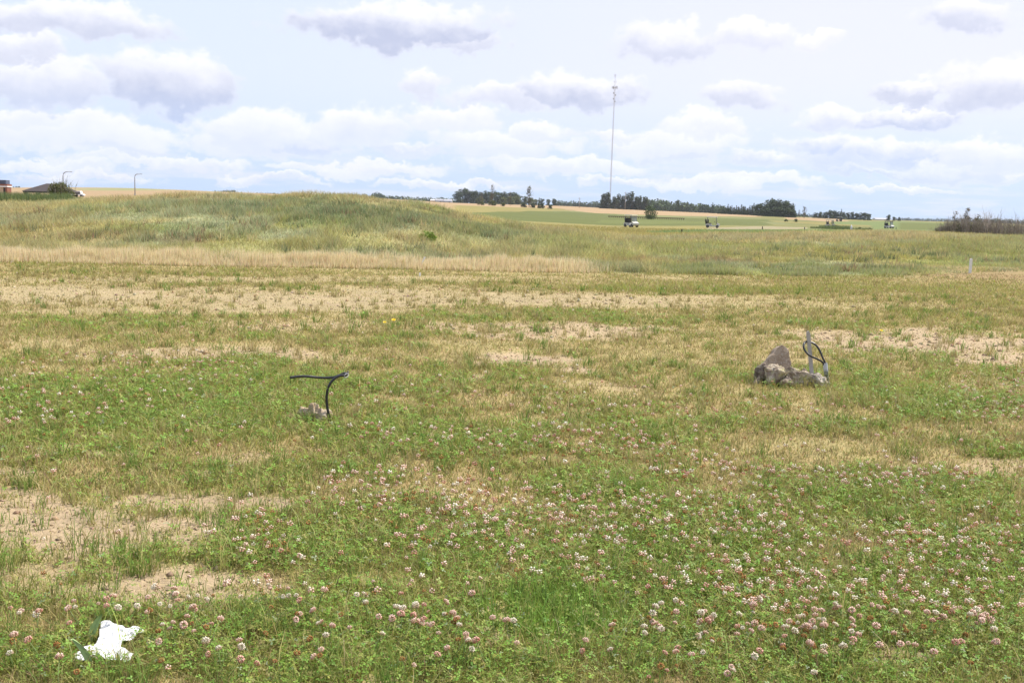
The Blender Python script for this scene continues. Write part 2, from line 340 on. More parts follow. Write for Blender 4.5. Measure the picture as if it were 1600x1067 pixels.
def far_col(x, y, px, py):
    n = fbm(x, y, 25, 81); n2 = fbm(x, y, 6, 91)
    wx = px + (n2 - .5) * 8; wy = py + (n - .5) * 2.2
    c = np.tile(np.array([.235, .205, .075]), (len(x), 1)) * (0.92 + .2 * n)[:, None]
    c = lerp(c, np.array([.155, .165, .062]), ss(px, 1080, 1200) * ss(y, 140, 200) * ss(n, .35, .6) * .8)
    left = ss(px + (n - .5) * 6, 716, 704) * ss(y, 110, 150)
    c = lerp(c, C_TAN * 0.97, left)
    for poly, colr in FARP:
        c[inpoly(wx, wy, poly) & (y > 66)] = np.array(colr)
    st = blobs(px, py, [(190, 296, 90, 2.6), (95, 297, 60, 2, .4), (350, 300, 80, 1.2, .4)], (n - .5) * .8)
    c = lerp(c, np.array([.25, .26, .12]), st * .85 * ss(y, 300, 500))
    return c * (0.9 + .2 * n2)[:, None]
def ground_color(x, y, z):
    soil, pale, lush, flow, bush, px0, py0 = fields(x, y)
    n = fbm(x, y, .35, 101, 3)
    c = lerp(np.tile(C_BROWN * 1.25, (len(x), 1)), C_OLIVE * 1.0, ss(lush, .2, .7) * .8)
    c = lerp(c, C_STRAW * .95, (1 - ss(lush, .1, .55)) * .8)
    c = lerp(c, C_SAND, pale * .9)
    c = lerp(c, C_SOIL, soil)
    c = c * (0.85 + .3 * n)[:, None]
    px, py = proj(x, y, z)
    far = far_col(x, y, px, py); md = mound_col(x, y, px, py)
    tx = x / np.maximum(y, 1); yf = YF(tx)
    a = ss(y - yf, -.3, .6); c = lerp(c, md, a)
    # right bank is crossed more gradually
    c = lerp(c, np.array([.50, .41, .245]), np.exp(-((y - yf - .25) / .55) ** 2) * (1 - ss(tx, txray(860), txray(960))) * .9)
    b = ss(y, 66, 78); c = lerp(c, far, b)
    hump = np.exp(-(((x - 13.6) / 4.2) ** 2 + ((y - 28.6) / 2.2) ** 2))
    c = lerp(c, np.array([.31, .225, .115]), ss(hump, .2, .6) * .85)
    return np.clip(c, 0, 1)

# ------------------------------------------------------------------ materials
def pmat(name, build):
    m = bpy.data.materials.new(name); m.use_nodes = True; t = m.node_tree; t.nodes.clear()
    n = N(t); o = n.new('ShaderNodeOutputMaterial'); build(n, o); return m
def bsdf(n, col_, rough=.7, metal=0.0, spec=.3):
    b = n.new('ShaderNodeBsdfPrincipled'); n.put(b.inputs['Base Color'], col_); n.put(b.inputs['Roughness'], rough)
    b.inputs['Metallic'].default_value = metal; b.inputs['Specular IOR Level'].default_value = spec; return b
def simple(name, c, rough=.6, metal=0.0, var=.15, scale=8, spec=.3, bump=0.0):
    def f(n, o):
        tc = n.new('ShaderNodeTexCoord'); nz = n.noise(tc.outputs['Object'], scale, 5, .6)
        k = n.m('ADD', 1 - var, n.m('MULTIPLY', nz, 2 * var))
        cc = n.v('SCALE', (c[0], c[1], c[2])); n.put(cc.node.inputs['Scale'], k)
        b = bsdf(n, cc, rough, metal, spec)
        if bump:
            bp = n.new('ShaderNodeBump'); n.put(bp.inputs['Height'], nz); bp.inputs['Strength'].default_value = bump; bp.inputs['Distance'].default_value = .01
            n.link(bp.outputs[0], b.inputs['Normal'])
        n.link(b.outputs[0], o.inputs[0])
    return pmat(name, f)
def leafy(name, trans=.3, spec=.25, rough=.55):
    def f(n, o):
        at = n.new('ShaderNodeAttribute'); at.attribute_name = 'Col'
        b = bsdf(n, at.outputs['Color'], rough, 0, spec)
        t = n.new('ShaderNodeBsdfTranslucent'); n.link(n.mix(.25, at.outputs['Color'], (.75, .8, .1, 1), 'MULTIPLY') if False else at.outputs['Color'], t.inputs[0])
        mx = n.new('ShaderNodeMixShader'); mx.inputs[0].default_value = trans
        n.link(b.outputs[0], mx.inputs[1]); n.link(t.outputs[0], mx.inputs[2]); n.link(mx.outputs[0], o.inputs[0])
    return pmat(name, f)
MAT_LEAF = leafy('foliage', .34)
MAT_TREE = leafy('tree_leaves', .2, .1)
MAT_VC = leafy('flower_petals', .25, .1, .7)
def ground_mat(n, o):
    at = n.new('ShaderNodeAttribute'); at.attribute_name = 'Col'
    g = n.new('ShaderNodeNewGeometry')
    a = n.noise(g.outputs['Position'], 38, 6, .65); b = n.noise(g.outputs['Position'], 3.1, 5, .6)
    vor = n.new('ShaderNodeTexVoronoi'); vor.feature = 'DISTANCE_TO_EDGE'; n.link(g.outputs['Position'], vor.inputs['Vector']); vor.inputs['Scale'].default_value = 9
    k = n.m('ADD', .72, n.m('MULTIPLY', a, .56)); k = n.m('MULTIPLY', k, n.m('ADD', .86, n.m('MULTIPLY', b, .28)))
    cc = n.v('SCALE', at.outputs['Color']); n.put(cc.node.inputs['Scale'], k)
    s = bsdf(n, cc, .95, 0, .1)
    bp = n.new('ShaderNodeBump'); bp.inputs['Strength'].default_value = .8; bp.inputs['Distance'].default_value = .02
    n.put(bp.inputs['Height'], n.m('ADD', a, n.m('MULTIPLY', n.ramp(vor.outputs[0], 0, .05), .18)))
    n.link(bp.outputs[0], s.inputs['Normal']); n.link(s.outputs[0], o.inputs[0])
MAT_GROUND = pmat('ground_cover', ground_mat)

# ------------------------------------------------------------------ object helpers
def tag(o, label=None, cat=None, group=None, kind=None):
    if label: o['label'] = label
    if cat: o['category'] = cat
    if group: o['group'] = group
    if kind: o['kind'] = kind
    return o
def npmesh(name, V, T, C=None, mat=None, smooth_=False):
    me = bpy.data.meshes.new(name); nv = len(V); nt = len(T)
    me.vertices.add(nv); me.vertices.foreach_set('co', np.ascontiguousarray(V, np.float32).ravel())
    me.loops.add(nt * 3); me.loops.foreach_set('vertex_index', np.ascontiguousarray(T, np.int32).ravel())
    me.polygons.add(nt); me.polygons.foreach_set('loop_start', np.arange(0, nt * 3, 3, dtype=np.int32))
    me.polygons.foreach_set('loop_total', np.full(nt, 3, np.int32))
    if smooth_: me.polygons.foreach_set('use_smooth', np.ones(nt, bool))
    if C is not None:
        a = me.color_attributes.new('Col', 'FLOAT_COLOR', 'POINT')
        c4 = np.ones((nv, 4), np.float32); c4[:, :3] = C; a.data.foreach_set('color', c4.ravel())
    me.update(calc_edges=True)
    if mat: me.materials.append(mat)
    return me
def link(name, me, parent=None, loc=None):
    o = bpy.data.objects.new(name, me); COL.objects.link(o)
    if parent: o.parent = parent
    if loc is not None: o.location = loc
    return o
def thing(name, loc, rz, label, cat, group=None):
    o = bpy.data.objects.new(name, None); COL.objects.link(o); o.empty_display_size = .3
    o.location = loc; o.rotation_euler = (0, 0, rz); return tag(o, label, cat, group)
def copy_tree(o, parent=None):
    c = o.copy(); COL.objects.link(c); c.parent = parent
    for ch in list(o.children): copy_tree(ch, c)
    return c
class MB:
    def __init__(s): s.bm = bmesh.new()
    def box(s, c, sz, rz=0, bev=0.0, taper=1.0, rot=None):
        r = bmesh.ops.create_cube(s.bm, size=1.0); vs = r['verts']
        for v in vs:
            k = taper if v.co.z > 0 else 1.0
            v.co = Vector((v.co.x * sz[0] * k, v.co.y * sz[1] * k, v.co.z * sz[2]))
        if bev:
            es = list({e for v in vs for e in v.link_edges}); rb = bmesh.ops.bevel(s.bm, geom=es, offset=bev, segments=2, affect='EDGES'); vs = list({v for f in rb['faces'] for v in f.verts} | {v for v in vs if v.is_valid})
        mt = Matrix.Translation(Vector(c)) @ (rot.to_4x4() if rot else Matrix.Rotation(rz, 4, 'Z'))
        bmesh.ops.transform(s.bm, matrix=mt, verts=[v for v in vs if v.is_valid]); return s
    def tube(s, pts, r, seg=8, caps=True, r2=None):
        pts = [Vector(p) for p in pts]; n = len(pts); rings = []
        ref = Vector((0, 0, 1))
        for i, p in enumerate(pts):
            t = (pts[min(i + 1, n - 1)] - pts[max(i - 1, 0)]).normalized()
            if abs(t.dot(ref)) > .95: a = t.cross(Vector((1, 0, 0))).normalized()
            else: a = t.cross(ref).normalized()
            b = t.cross(a).normalized(); rr = r if r2 is None else r + (r2 - r) * i / (n - 1)
            rings.append([s.bm.verts.new(p + (a * math.cos(k * 2 * math.pi / seg) + b * math.sin(k * 2 * math.pi / seg)) * rr) for k in range(seg)])
        for i in range(n - 1):
            for k in range(seg):
                f = s.bm.faces.new((rings[i][k], rings[i][(k + 1) % seg], rings[i + 1][(k + 1) % seg], rings[i + 1][k])); f.smooth = True
        if caps: s.bm.faces.new(rings[0]); s.bm.faces.new(rings[-1][::-1])
        return s
    def prism(s, poly, axis_o, u, v, w_):          # extrude a polygon (in u,v) by vector w_
        o = Vector(axis_o); u = Vector(u); v = Vector(v); w_ = Vector(w_)
        a = [s.bm.verts.new(o + u * p[0] + v * p[1]) for p in poly]; b = [s.bm.verts.new(x.co + w_) for x in a]
        s.bm.faces.new(a); s.bm.faces.new(b[::-1]); n = len(poly)
        for i in range(n): s.bm.faces.new((a[i], b[i], b[(i + 1) % n], a[(i + 1) % n]))
        return s
    def build(s, name, mat, parent=None, loc=None):
        bmesh.ops.recalc_face_normals(s.bm, faces=s.bm.faces)
        me = bpy.data.meshes.new(name); s.bm.to_mesh(me); s.bm.free(); me.materials.append(mat)
        return link(name, me, parent, loc)
def spline(pts, n=8):
    pts = [Vector(p) for p in pts]; out = []
    P4 = [pts[0] * 2 - pts[1]] + pts + [pts[-1] * 2 - pts[-2]]
    for i in range(1, len(P4) - 2):
        for k in range(n):
            t = k / n; a, b, c, d = P4[i - 1:i + 3]
            out.append(.5 * ((2 * b) + (c - a) * t + (2 * a - 5 * b + 4 * c - d) * t * t + (3 * b - a - 3 * c + d) * t ** 3))
    return out + [pts[-1]]

# ------------------------------------------------------------------ ground sheet (polar grid round the camera)
front = np.radians(np.linspace(-40, 42, 760)); rest = np.radians(np.linspace(42, 320, 90)[1:-1])
th = np.concatenate([front, rest]); nth = len(th)
rr = np.concatenate([[0.4], np.exp(np.linspace(math.log(1.0), math.log(2600), 720))]); nr = len(rr)
TH, RR = np.meshgrid(th, rr); gx = (np.sin(TH) * RR).ravel(); gy = (np.cos(TH) * RR).ravel()
gz = H(gx, gy)
gz = np.where(gy < 1.5, (fbm(gx, gy, .9, 5) - .5) * .05, gz)
far_edge = RR.ravel() > 2580; gz = np.where(far_edge, gz - 6, gz)
gc = ground_color(gx, gy, gz)
idx = np.arange(nr * nth).reshape(nr, nth)
a = idx[:-1, :]; b = np.roll(idx, -1, 1)[:-1, :]; c = np.roll(idx, -1, 1)[1:, :]; d = idx[1:, :]
tri = np.concatenate([np.stack([a, d, c], -1).reshape(-1, 3), np.stack([a, c, b], -1).reshape(-1, 3)])
tri = np.concatenate([tri, [[0, k + 1, k] for k in range(1, nth - 1)]])
ground = link('ground', npmesh('ground', np.stack([gx, gy, gz], 1), tri, gc, MAT_GROUND, True))
tag(ground, kind='structure')

# ------------------------------------------------------------------ vegetation made as meshes
rng = np.random.default_rng(7)
def blades(base, h, wd, lean, color, twoseg=True, tipc=1.12, curl=.5):
    n = len(base); yaw = rng.uniform(0, math.pi, n); sx = np.cos(yaw) * wd / 2; sy = np.sin(yaw) * wd / 2
    side = np.stack([sx, sy, np.zeros(n)], 1)
    la = rng.uniform(0, 2 * math.pi, n); lv = np.stack([np.cos(la), np.sin(la), np.zeros(n)], 1) * (lean * h)[:, None]
    up = np.zeros((n, 3)); up[:, 2] = h
    if twoseg:
        m = base + up * .6 + lv * .35
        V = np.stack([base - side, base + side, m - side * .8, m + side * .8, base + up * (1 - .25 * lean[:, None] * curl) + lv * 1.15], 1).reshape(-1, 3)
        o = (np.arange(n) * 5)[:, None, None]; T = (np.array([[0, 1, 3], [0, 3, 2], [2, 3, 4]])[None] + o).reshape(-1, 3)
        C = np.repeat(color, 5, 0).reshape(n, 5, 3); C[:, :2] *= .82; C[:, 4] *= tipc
    else:
        V = np.stack([base - side, base + side, base + up + lv], 1).reshape(-1, 3)
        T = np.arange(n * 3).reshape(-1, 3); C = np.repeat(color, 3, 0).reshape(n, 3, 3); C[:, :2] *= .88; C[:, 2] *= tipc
    return V, T, np.clip(C.reshape(-1, 3), 0, 1)
def merge(parts):
    Vs, Ts, Cs, o = [], [], [], 0
    for V, T, C in parts: Vs.append(V); Ts.append(T + o); Cs.append(C); o += len(V)
    return np.concatenate(Vs), np.concatenate(Ts), np.concatenate(Cs)
def sample(n, y0, y1, p, tmax=.64):
    """points with ground density falling as Y^-p"""
    e = 2 - p; u = rng.uniform(0, 1, n)
    Y = (y0 ** e + u * (y1 ** e - y0 ** e)) ** (1 / e)
    t = rng.uniform(-tmax, tmax, n); return t * Y, Y
def pick(n, probs, cols_):
    r = rng.uniform(0, 1, n); cum = np.zeros(n); out = np.zeros((n, 3)); done = np.zeros(n, bool)
    for pr, cc in zip(probs, cols_):
        cum = cum + pr; s_ = (~done) & (r < cum); out[s_] = cc; done |= s_
    out[~done] = cols_[-1]; return out
def jitter(c, a=.18):
    k = rng.normal(1, a, (len(c), 1)); g = rng.normal(1, a * .35, (len(c), 3)); return np.clip(c * k * g, .01, .95)
# --- turf of the lot
Yend = 27.5
x, y = sample(980000, 2.4, Yend, 1.3)
soil, pale, lush, flow, bush, px, py = fields(x, y)
keep = rng.uniform(0, 1, len(x)) < (1 - soil * .95) * (1 - .72 * pale) * (.5 + .5 * ss(lush, .15, .6))
keep &= (y < YF(x / y) + .3)
keep &= ~on_scrap(px, py)
x, y, soil, pale, lush, flow, bush = [q[keep] for q in (x, y, soil, pale, lush, flow, bush)]
n = len(x); base = np.stack([x, y, H(x, y) - .004], 1)
g = ss(lush, .22, .75)
colr = pick(n, [g * .62, g * .18, (1 - g) * .40 + g * .04, (1 - g) * .24 + .03, .06], [C_GREEN, C_OLIVE * 1.05, C_STRAW * 1.05, C_OLIVE * 1.0, C_BROWN, C_OLIVE * .9])
hump = np.exp(-(((x - 13.6) / 4.2) ** 2 + ((y - 28.6) / 2.2) ** 2)); hb = rng.uniform(0, 1, n) < ss(hump, .2, .6) * .8
colr[hb] = [.31, .225, .115]
colr = lerp(colr, np.array([.20, .36, .06]), ss(bush + rng.normal(0, .15, n), .2, .6) * .7)
colr = jitter(colr, .2)
lod = (y / 3.5) ** .75
h = (.016 + .031 * rng.gamma(2.2, .36, n)) * (.65 + .65 * g) * (1 - .55 * pale) * (1 + .10 * (bush > .4)) * np.minimum(1 + .02 * (y - 4), 1.35) * (1 - .4 * soil)
h = np.where(hb, h * .6, h)
wd = (.0026 + .0018 * rng.uniform(0, 1, n)) * lod
lean = rng.uniform(.1, 1.3, n) * np.where(bush > .4, .5, 1)
nearm = y < 9
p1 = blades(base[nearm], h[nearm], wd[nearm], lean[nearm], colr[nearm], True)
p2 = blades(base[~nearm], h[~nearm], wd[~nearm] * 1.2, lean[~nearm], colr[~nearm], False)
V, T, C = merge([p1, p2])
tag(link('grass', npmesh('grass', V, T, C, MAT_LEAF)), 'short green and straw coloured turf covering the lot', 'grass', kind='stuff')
# --- tufts: longer blades in small bunches, and dead flat stalks on the soil
tx_, ty_ = sample(7000, 2.6, 22, 1.15)
s_, p_, l_, f_, b_, _a, _b = fields(tx_, ty_); kp = ~on_scrap(_a, _b) & (rng.uniform(0, 1, len(tx_)) < (.25 + .75 * l_) * (1 - .3 * p_))
tx_, ty_, l_ = tx_[kp], ty_[kp], l_[kp]
k = 16; bx = np.repeat(tx_, k) + rng.normal(0, .018, len(tx_) * k) * np.repeat((ty_ / 3.5) ** .4, k); by = np.repeat(ty_, k) + rng.normal(0, .018, len(tx_) * k)
lt = np.repeat(l_, k); th_ = np.repeat(rng.uniform(.06, .17, len(tx_)), k)
gcol = np.repeat(pick(len(tx_), [ss(l_, .1, .7) * .75, .12], [np.array([.19, .28, .06]), C_OLIVE * 1.1, C_STRAW]), k, 0)
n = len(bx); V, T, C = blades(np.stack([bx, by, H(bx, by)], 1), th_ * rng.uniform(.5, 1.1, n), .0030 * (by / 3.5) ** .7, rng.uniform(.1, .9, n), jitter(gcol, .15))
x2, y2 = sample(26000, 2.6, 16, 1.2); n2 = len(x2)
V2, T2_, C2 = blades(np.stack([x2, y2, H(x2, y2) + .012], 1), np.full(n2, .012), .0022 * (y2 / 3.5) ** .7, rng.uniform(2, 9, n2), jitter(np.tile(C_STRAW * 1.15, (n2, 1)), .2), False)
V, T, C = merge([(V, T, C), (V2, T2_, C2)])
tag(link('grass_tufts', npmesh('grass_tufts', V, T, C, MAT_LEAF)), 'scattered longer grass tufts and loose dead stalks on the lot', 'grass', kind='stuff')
# --- crumbs of dry earth and small stones on the bare patches
x, y = sample(90000, 2.6, 20, 1.2); soil, pale, lush, flow, bush, px, py = fields(x, y)
kp = rng.uniform(0, 1, len(x)) < np.maximum(soil, pale * .5) ** 1.5 * .8; x, y = x[kp], y[kp]; n = len(x)
r0 = .0022 * rng.gamma(1.6, 1.0, n) * (y / 3.5) ** .5 + .001
base = np.stack([x, y, H(x, y) + r0 * .2], 1)
oc = np.array([[1, 0, 0], [0, 1, 0], [-1, 0, 0], [0, -1, 0], [0, 0, .8], [0, 0, -.8]], float); of = np.array([[0, 1, 4], [1, 2, 4], [2, 3, 4], [3, 0, 4], [1, 0, 5], [2, 1, 5], [3, 2, 5], [0, 3, 5]])
V = (base[:, None] + oc[None] * (r0[:, None] * rng.uniform(.6, 1.5, (n, 3)))[:, None] + rng.normal(0, .15, (n, 6, 3)) * r0[:, None, None]).reshape(-1, 3)
T = (of[None] + (np.arange(n) * 6)[:, None, None]).reshape(-1, 3); C = np.repeat(jitter(np.tile(C_SOIL * .9, (n, 1)), .2), 6, 0)
tag(link('soil_crumbs', npmesh('soil_crumbs', V, T, C, MAT_GROUND)), 'crumbs of dry earth and small stones on the bare patches', 'soil', kind='stuff')
# --- clover leaves
def trefoils(base, r, color):
    n = len(base); a0 = rng.uniform(0, 2 * math.pi, n); parts = []
    tilt = rng.normal(0, .35, (n, 2))
    V = np.zeros((n, 13, 3)); V[:, 0] = base
    for k in range(3):
        a = a0 + k * 2.094
        for j, (rad_, da, dz) in enumerate([(.75, -.52, .05), (1.05, -.22, -.02), (1.05, .22, -.02), (.75, .52, .05)]):
            vx = np.cos(a + da) * rad_ * r; vy = np.sin(a + da) * rad_ * r
            V[:, 1 + k * 4 + j, 0] = base[:, 0] + vx; V[:, 1 + k * 4 + j, 1] = base[:, 1] + vy
            V[:, 1 + k * 4 + j, 2] = base[:, 2] + vx * tilt[:, 0] + vy * tilt[:, 1] + dz * r * 6 * .2
    t = []
    for k in range(3): q = 1 + k * 4; t += [[0, q, q + 1], [0, q + 1, q + 2], [0, q + 2, q + 3]]
    T = (np.array(t)[None] + (np.arange(n) * 13)[:, None, None]).reshape(-1, 3)
    return V.reshape(-1, 3), T, np.repeat(color, 13, 0)
x, y = sample(250000, 2.4, 16, 1.25)
soil, pale, lush, flow, bush, px, py = fields(x, y)
kp = rng.uniform(0, 1, len(x)) < (1 - soil) * ss(lush + .25 * flow, .38, .85) * (1 - .55 * bush) * (1 - pale) * 1.0
kp &= ~on_scrap(px, py)
x, y, flow = x[kp], y[kp], flow[kp]; n = len(x)
colr = jitter(pick(n, [.6, .25, .04], [C_CLOV * 1.25, C_GREEN * .9, np.array([.30, .36, .20]), C_OLIVE]), .18)
V, T, C = trefoils(np.stack([x, y, H(x, y) + rng.uniform(.012, .062, n)], 1), rng.uniform(.007, .0125, n) * (y / 3.5) ** .55, colr)
tag(link('clover', npmesh('clover', V, T, C, MAT_LEAF)), 'dense low clover leaves spreading through the turf', 'clover', kind='stuff')
# --- flower heads
def head_mesh(kind, rings=5, seg=9, seed=0, low=False):
    r_ = np.random.default_rng(seed)
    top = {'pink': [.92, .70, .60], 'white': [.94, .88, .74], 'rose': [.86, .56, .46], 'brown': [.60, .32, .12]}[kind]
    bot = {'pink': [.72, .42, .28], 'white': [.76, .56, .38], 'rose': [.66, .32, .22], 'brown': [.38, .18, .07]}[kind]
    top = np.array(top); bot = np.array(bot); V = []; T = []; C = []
    def florets(count, fat):
        for i in range(count):
            zz = 1 - 1.7 * (i + .5) / count; a = i * 2.39996 + r_.normal(0, .15)
            rr_ = math.sqrt(max(0, 1 - zz * zz)); dv = np.array([rr_ * math.cos(a), rr_ * math.sin(a), zz * .8 + (-.15 if kind == 'brown' else .12)])
            dv /= np.linalg.norm(dv); L_ = r_.uniform(.78, 1.18) * (1.0 if zz > -.3 else .85)
            s1 = np.cross(dv, [0, 0, 1.0]) if abs(dv[2]) < .95 else np.array([1.0, 0, 0]); s1 /= np.linalg.norm(s1); s2 = np.cross(dv, s1)
            o = len(V); r0 = .30 * fat; V.extend([dv * .35, dv * .8 + s1 * r0 * .7, dv * .8 - s1 * r0 * .7, dv * .8 + s2 * r0, dv * L_])
            T.extend([[o, o + 1, o + 3], [o, o + 3, o + 2], [o, o + 2, o + 1], [o + 1, o + 4, o + 3], [o + 3, o + 4, o + 2], [o + 1, o + 2, o + 4]])
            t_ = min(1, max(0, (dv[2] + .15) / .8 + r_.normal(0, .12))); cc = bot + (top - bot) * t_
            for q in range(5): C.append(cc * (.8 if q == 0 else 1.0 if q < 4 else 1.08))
    florets(9 if low else 44, 1.9 if low else .8)
    return np.array(V, float), np.array(T), np.clip(np.array(C), 0, 1)
x, y = sample(48000, 3.0, 22, .85, .6)
soil, pale, lush, flow, bush, px, py = fields(x, y)
kp = rng.uniform(0, 1, len(x)) < (.03 + 1.0 * np.clip(flow, 0, 1)) * (1 - soil * .8) * (1 - bush) * np.where(y > 8, .30, .8)
x, y = x[kp], y[kp]; px, py = proj(x, y, .08 + 0 * x)
lit = (abs(px - 170) < 60) & (abs(py - 1008) < 34)
x, y, px, py = [q[~lit] for q in (x, y, px, py)]
KINDS = ['pink', 'white', 'rose', 'brown']
kd = rng.choice(4, len(x), p=[.40, .23, .14, .23])
hz = rng.uniform(.075, .135, len(x)) * np.where(kd == 3, .8, 1); hr = (.0078 + .0098 * rng.beta(1.6, 1.6, len(x))) * np.where(y < 8, 1.0, .85) * np.where(kd == 3, .85, 1)
order = np.argsort(y); inv = (px > 4) & (px < 1596) & (py < 1060); ind = [i for i in order if inv[i]][:300]; indset = set(ind)
labs = ['pale pink clover head on a thin stem in the nearest flowering turf', 'creamy white clover head on a thin stem in the nearest flowering turf',
        'deep pink clover head on a thin stem in the nearest flowering turf', 'withered brown clover head on a thin stem in the nearest flowering turf']
hm = []
for ki, kk in enumerate(KINDS):
    row = []
    for v_ in range(3):
        V, T, C = head_mesh(kk, seed=ki * 10 + v_); row.append(npmesh('clover_flower', V, T, C, MAT_VC, False))
    hm.append(row)
stem_c = np.array([[.20, .26, .09]] * 12)
mstem = MB().tube([(0, 0, 0), (.6, .2, -4), (.3, .1, -8)], .085, 5).build('stem', simple('flower_stem', (.20, .26, .09)), None)
stem_me = mstem.data; bpy.data.objects.remove(mstem)
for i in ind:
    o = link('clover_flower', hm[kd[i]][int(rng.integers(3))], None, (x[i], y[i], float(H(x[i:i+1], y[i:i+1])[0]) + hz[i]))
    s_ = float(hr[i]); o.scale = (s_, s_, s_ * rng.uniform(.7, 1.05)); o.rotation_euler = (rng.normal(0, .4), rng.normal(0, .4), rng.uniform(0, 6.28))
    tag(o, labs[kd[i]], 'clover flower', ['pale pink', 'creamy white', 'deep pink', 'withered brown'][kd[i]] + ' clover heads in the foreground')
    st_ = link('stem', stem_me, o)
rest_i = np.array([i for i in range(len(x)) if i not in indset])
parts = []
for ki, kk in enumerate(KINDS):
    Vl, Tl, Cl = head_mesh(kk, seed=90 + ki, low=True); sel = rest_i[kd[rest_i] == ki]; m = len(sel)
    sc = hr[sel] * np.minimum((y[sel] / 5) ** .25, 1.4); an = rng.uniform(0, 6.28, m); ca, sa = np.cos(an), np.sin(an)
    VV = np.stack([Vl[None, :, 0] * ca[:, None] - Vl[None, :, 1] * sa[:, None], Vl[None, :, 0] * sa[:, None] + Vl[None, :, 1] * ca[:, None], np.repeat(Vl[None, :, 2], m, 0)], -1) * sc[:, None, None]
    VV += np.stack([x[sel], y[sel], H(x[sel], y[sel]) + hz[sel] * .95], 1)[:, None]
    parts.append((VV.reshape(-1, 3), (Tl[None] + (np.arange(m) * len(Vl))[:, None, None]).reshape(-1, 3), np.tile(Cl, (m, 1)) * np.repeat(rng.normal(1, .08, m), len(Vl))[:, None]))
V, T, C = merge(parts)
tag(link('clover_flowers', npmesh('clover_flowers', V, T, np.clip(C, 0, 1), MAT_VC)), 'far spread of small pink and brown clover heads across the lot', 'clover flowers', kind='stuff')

# --- tall dry grass along the foot of the mound
def tall(n, tx0, tx1, y0, y1, hm_, colf, w0, lean0, lean1, dens=None):
    t = rng.uniform(tx0, tx1, n); yy = rng.uniform(0, 1, n); Y = y0(t) + (y1(t) - y0(t)) * yy; X = t * Y
    if dens is not None:
        k_ = rng.uniform(0, 1, n) < dens(X, Y); X, Y, t = X[k_], Y[k_], t[k_]
    m = len(X); z = H(X, Y); c_ = colf(X, Y, z)
    return blades(np.stack([X, Y, z], 1), hm_(X, Y) * rng.uniform(.55, 1.1, m), np.full(m, 1.0) * w0 * (Y / 24) ** .8, rng.uniform(lean0, lean1, m), jitter(c_, .14), False)
tdead = txray(930)
def strawd(X, Y):
    t = X / Y; nn = fbm(X, Y, .8, 201, 3); return (1 - ss(t, txray(860), txray(960))) * (.45 + .55 * ss(nn, .35, .6))
p1 = tall(75000, -.64, txray(960), lambda t: YF(t) - .25, lambda t: YF(t) + 1.0, lambda X, Y: (.14 + .34 * fbm(X, Y, .45, 202, 2)) * (.45 + .55 * ss(Y - YF(X / Y), -.25, .3)),
          lambda X, Y, z: pick(len(X), [.7, .12, .10], [np.array([.82, .70, .46]), np.array([.70, .56, .35]), C_OLIVE * 1.2, np.array([.60, .44, .28])]), .014, .02, .25, strawd)
V, T, C = merge([p1])
tag(link('dry_grass', npmesh('dry_grass', V, T, C, MAT_LEAF)), 'tall bleached straw grass in a strip along the foot of the mound', 'dry grass', kind='stuff')
def mc(X, Y, z):
    px, py = proj(X, Y, z); return mound_col(X, Y, px, py) * 1.28
t_ = rng.uniform(-.64, .66, 430000); u_ = rng.uniform(0, 1, len(t_))
Y = (YF(t_) + .3) * np.exp(u_ * np.log(64 / YF(t_))); X = t_ * Y; z = H(X, Y)
n = len(X); cN = fbm(X, Y, 1.1, 211, 3); c_ = mc(X, Y, z)
strawm = rng.uniform(0, 1, n) < .16; c_[strawm] = C_GOLD * 1.1
hh = (.10 + .22 * ss(cN, .35, .7)) * rng.uniform(.5, 1.15, n) * (1 - .45 * ss(X / Y, .12, .3) * (1 - ss(Y, 34, 44)))
V, T, C = blades(np.stack([X, Y, z - .01], 1), hh, .017 * (Y / 26) ** .9, rng.uniform(.1, 1.1, n), jitter(c_, .17), False)
tag(link('mound_grass', npmesh('mound_grass', V, T, C, MAT_LEAF)), 'rough uncut grass in green, grey and gold over the mound', 'grass', kind='stuff')
k_ = 16; m_ = 5200; t_ = rng.uniform(-.64, .66, m_); Y = (YF(t_) + 1.2) * np.exp(rng.uniform(0, 1, m_) * np.log(62 / YF(t_))); X = t_ * Y
kp = rng.uniform(0, 1, m_) < ss(fbm(X, Y, 2.2, 301, 3), .42, .62); X, Y = X[kp], Y[kp]; m_ = len(X)
kc_ = pick(m_, [.34, .2, .2, .12], [C_DKG * 1.25, C_GREY * .9, C_GOLD * 1.5, np.array([.30, .19, .12]), C_OLIVE * 1.05])
spd = rng.uniform(.04, .16, m_); hc_ = rng.uniform(.14, .34, m_) * (1 - .4 * ss(Y, 38, 46))
X = np.repeat(X, k_) + rng.normal(0, 1, m_ * k_) * np.repeat(spd, k_); Y = np.repeat(Y, k_) + rng.normal(0, 1, m_ * k_) * np.repeat(spd, k_)
V, T, C = blades(np.stack([X, Y, H(X, Y) - .01], 1), np.repeat(hc_, k_) * rng.uniform(.6, 1.1, m_ * k_), .020 * (Y / 26) ** .8, rng.uniform(.1, .8, m_ * k_), jitter(np.repeat(kc_, k_, 0), .14), False)
tag(link('weed_clumps', npmesh('weed_clumps', V, T, C, MAT_LEAF)), 'clumps of darker weeds and seeding grass dotted over the mound', 'weeds', kind='stuff')
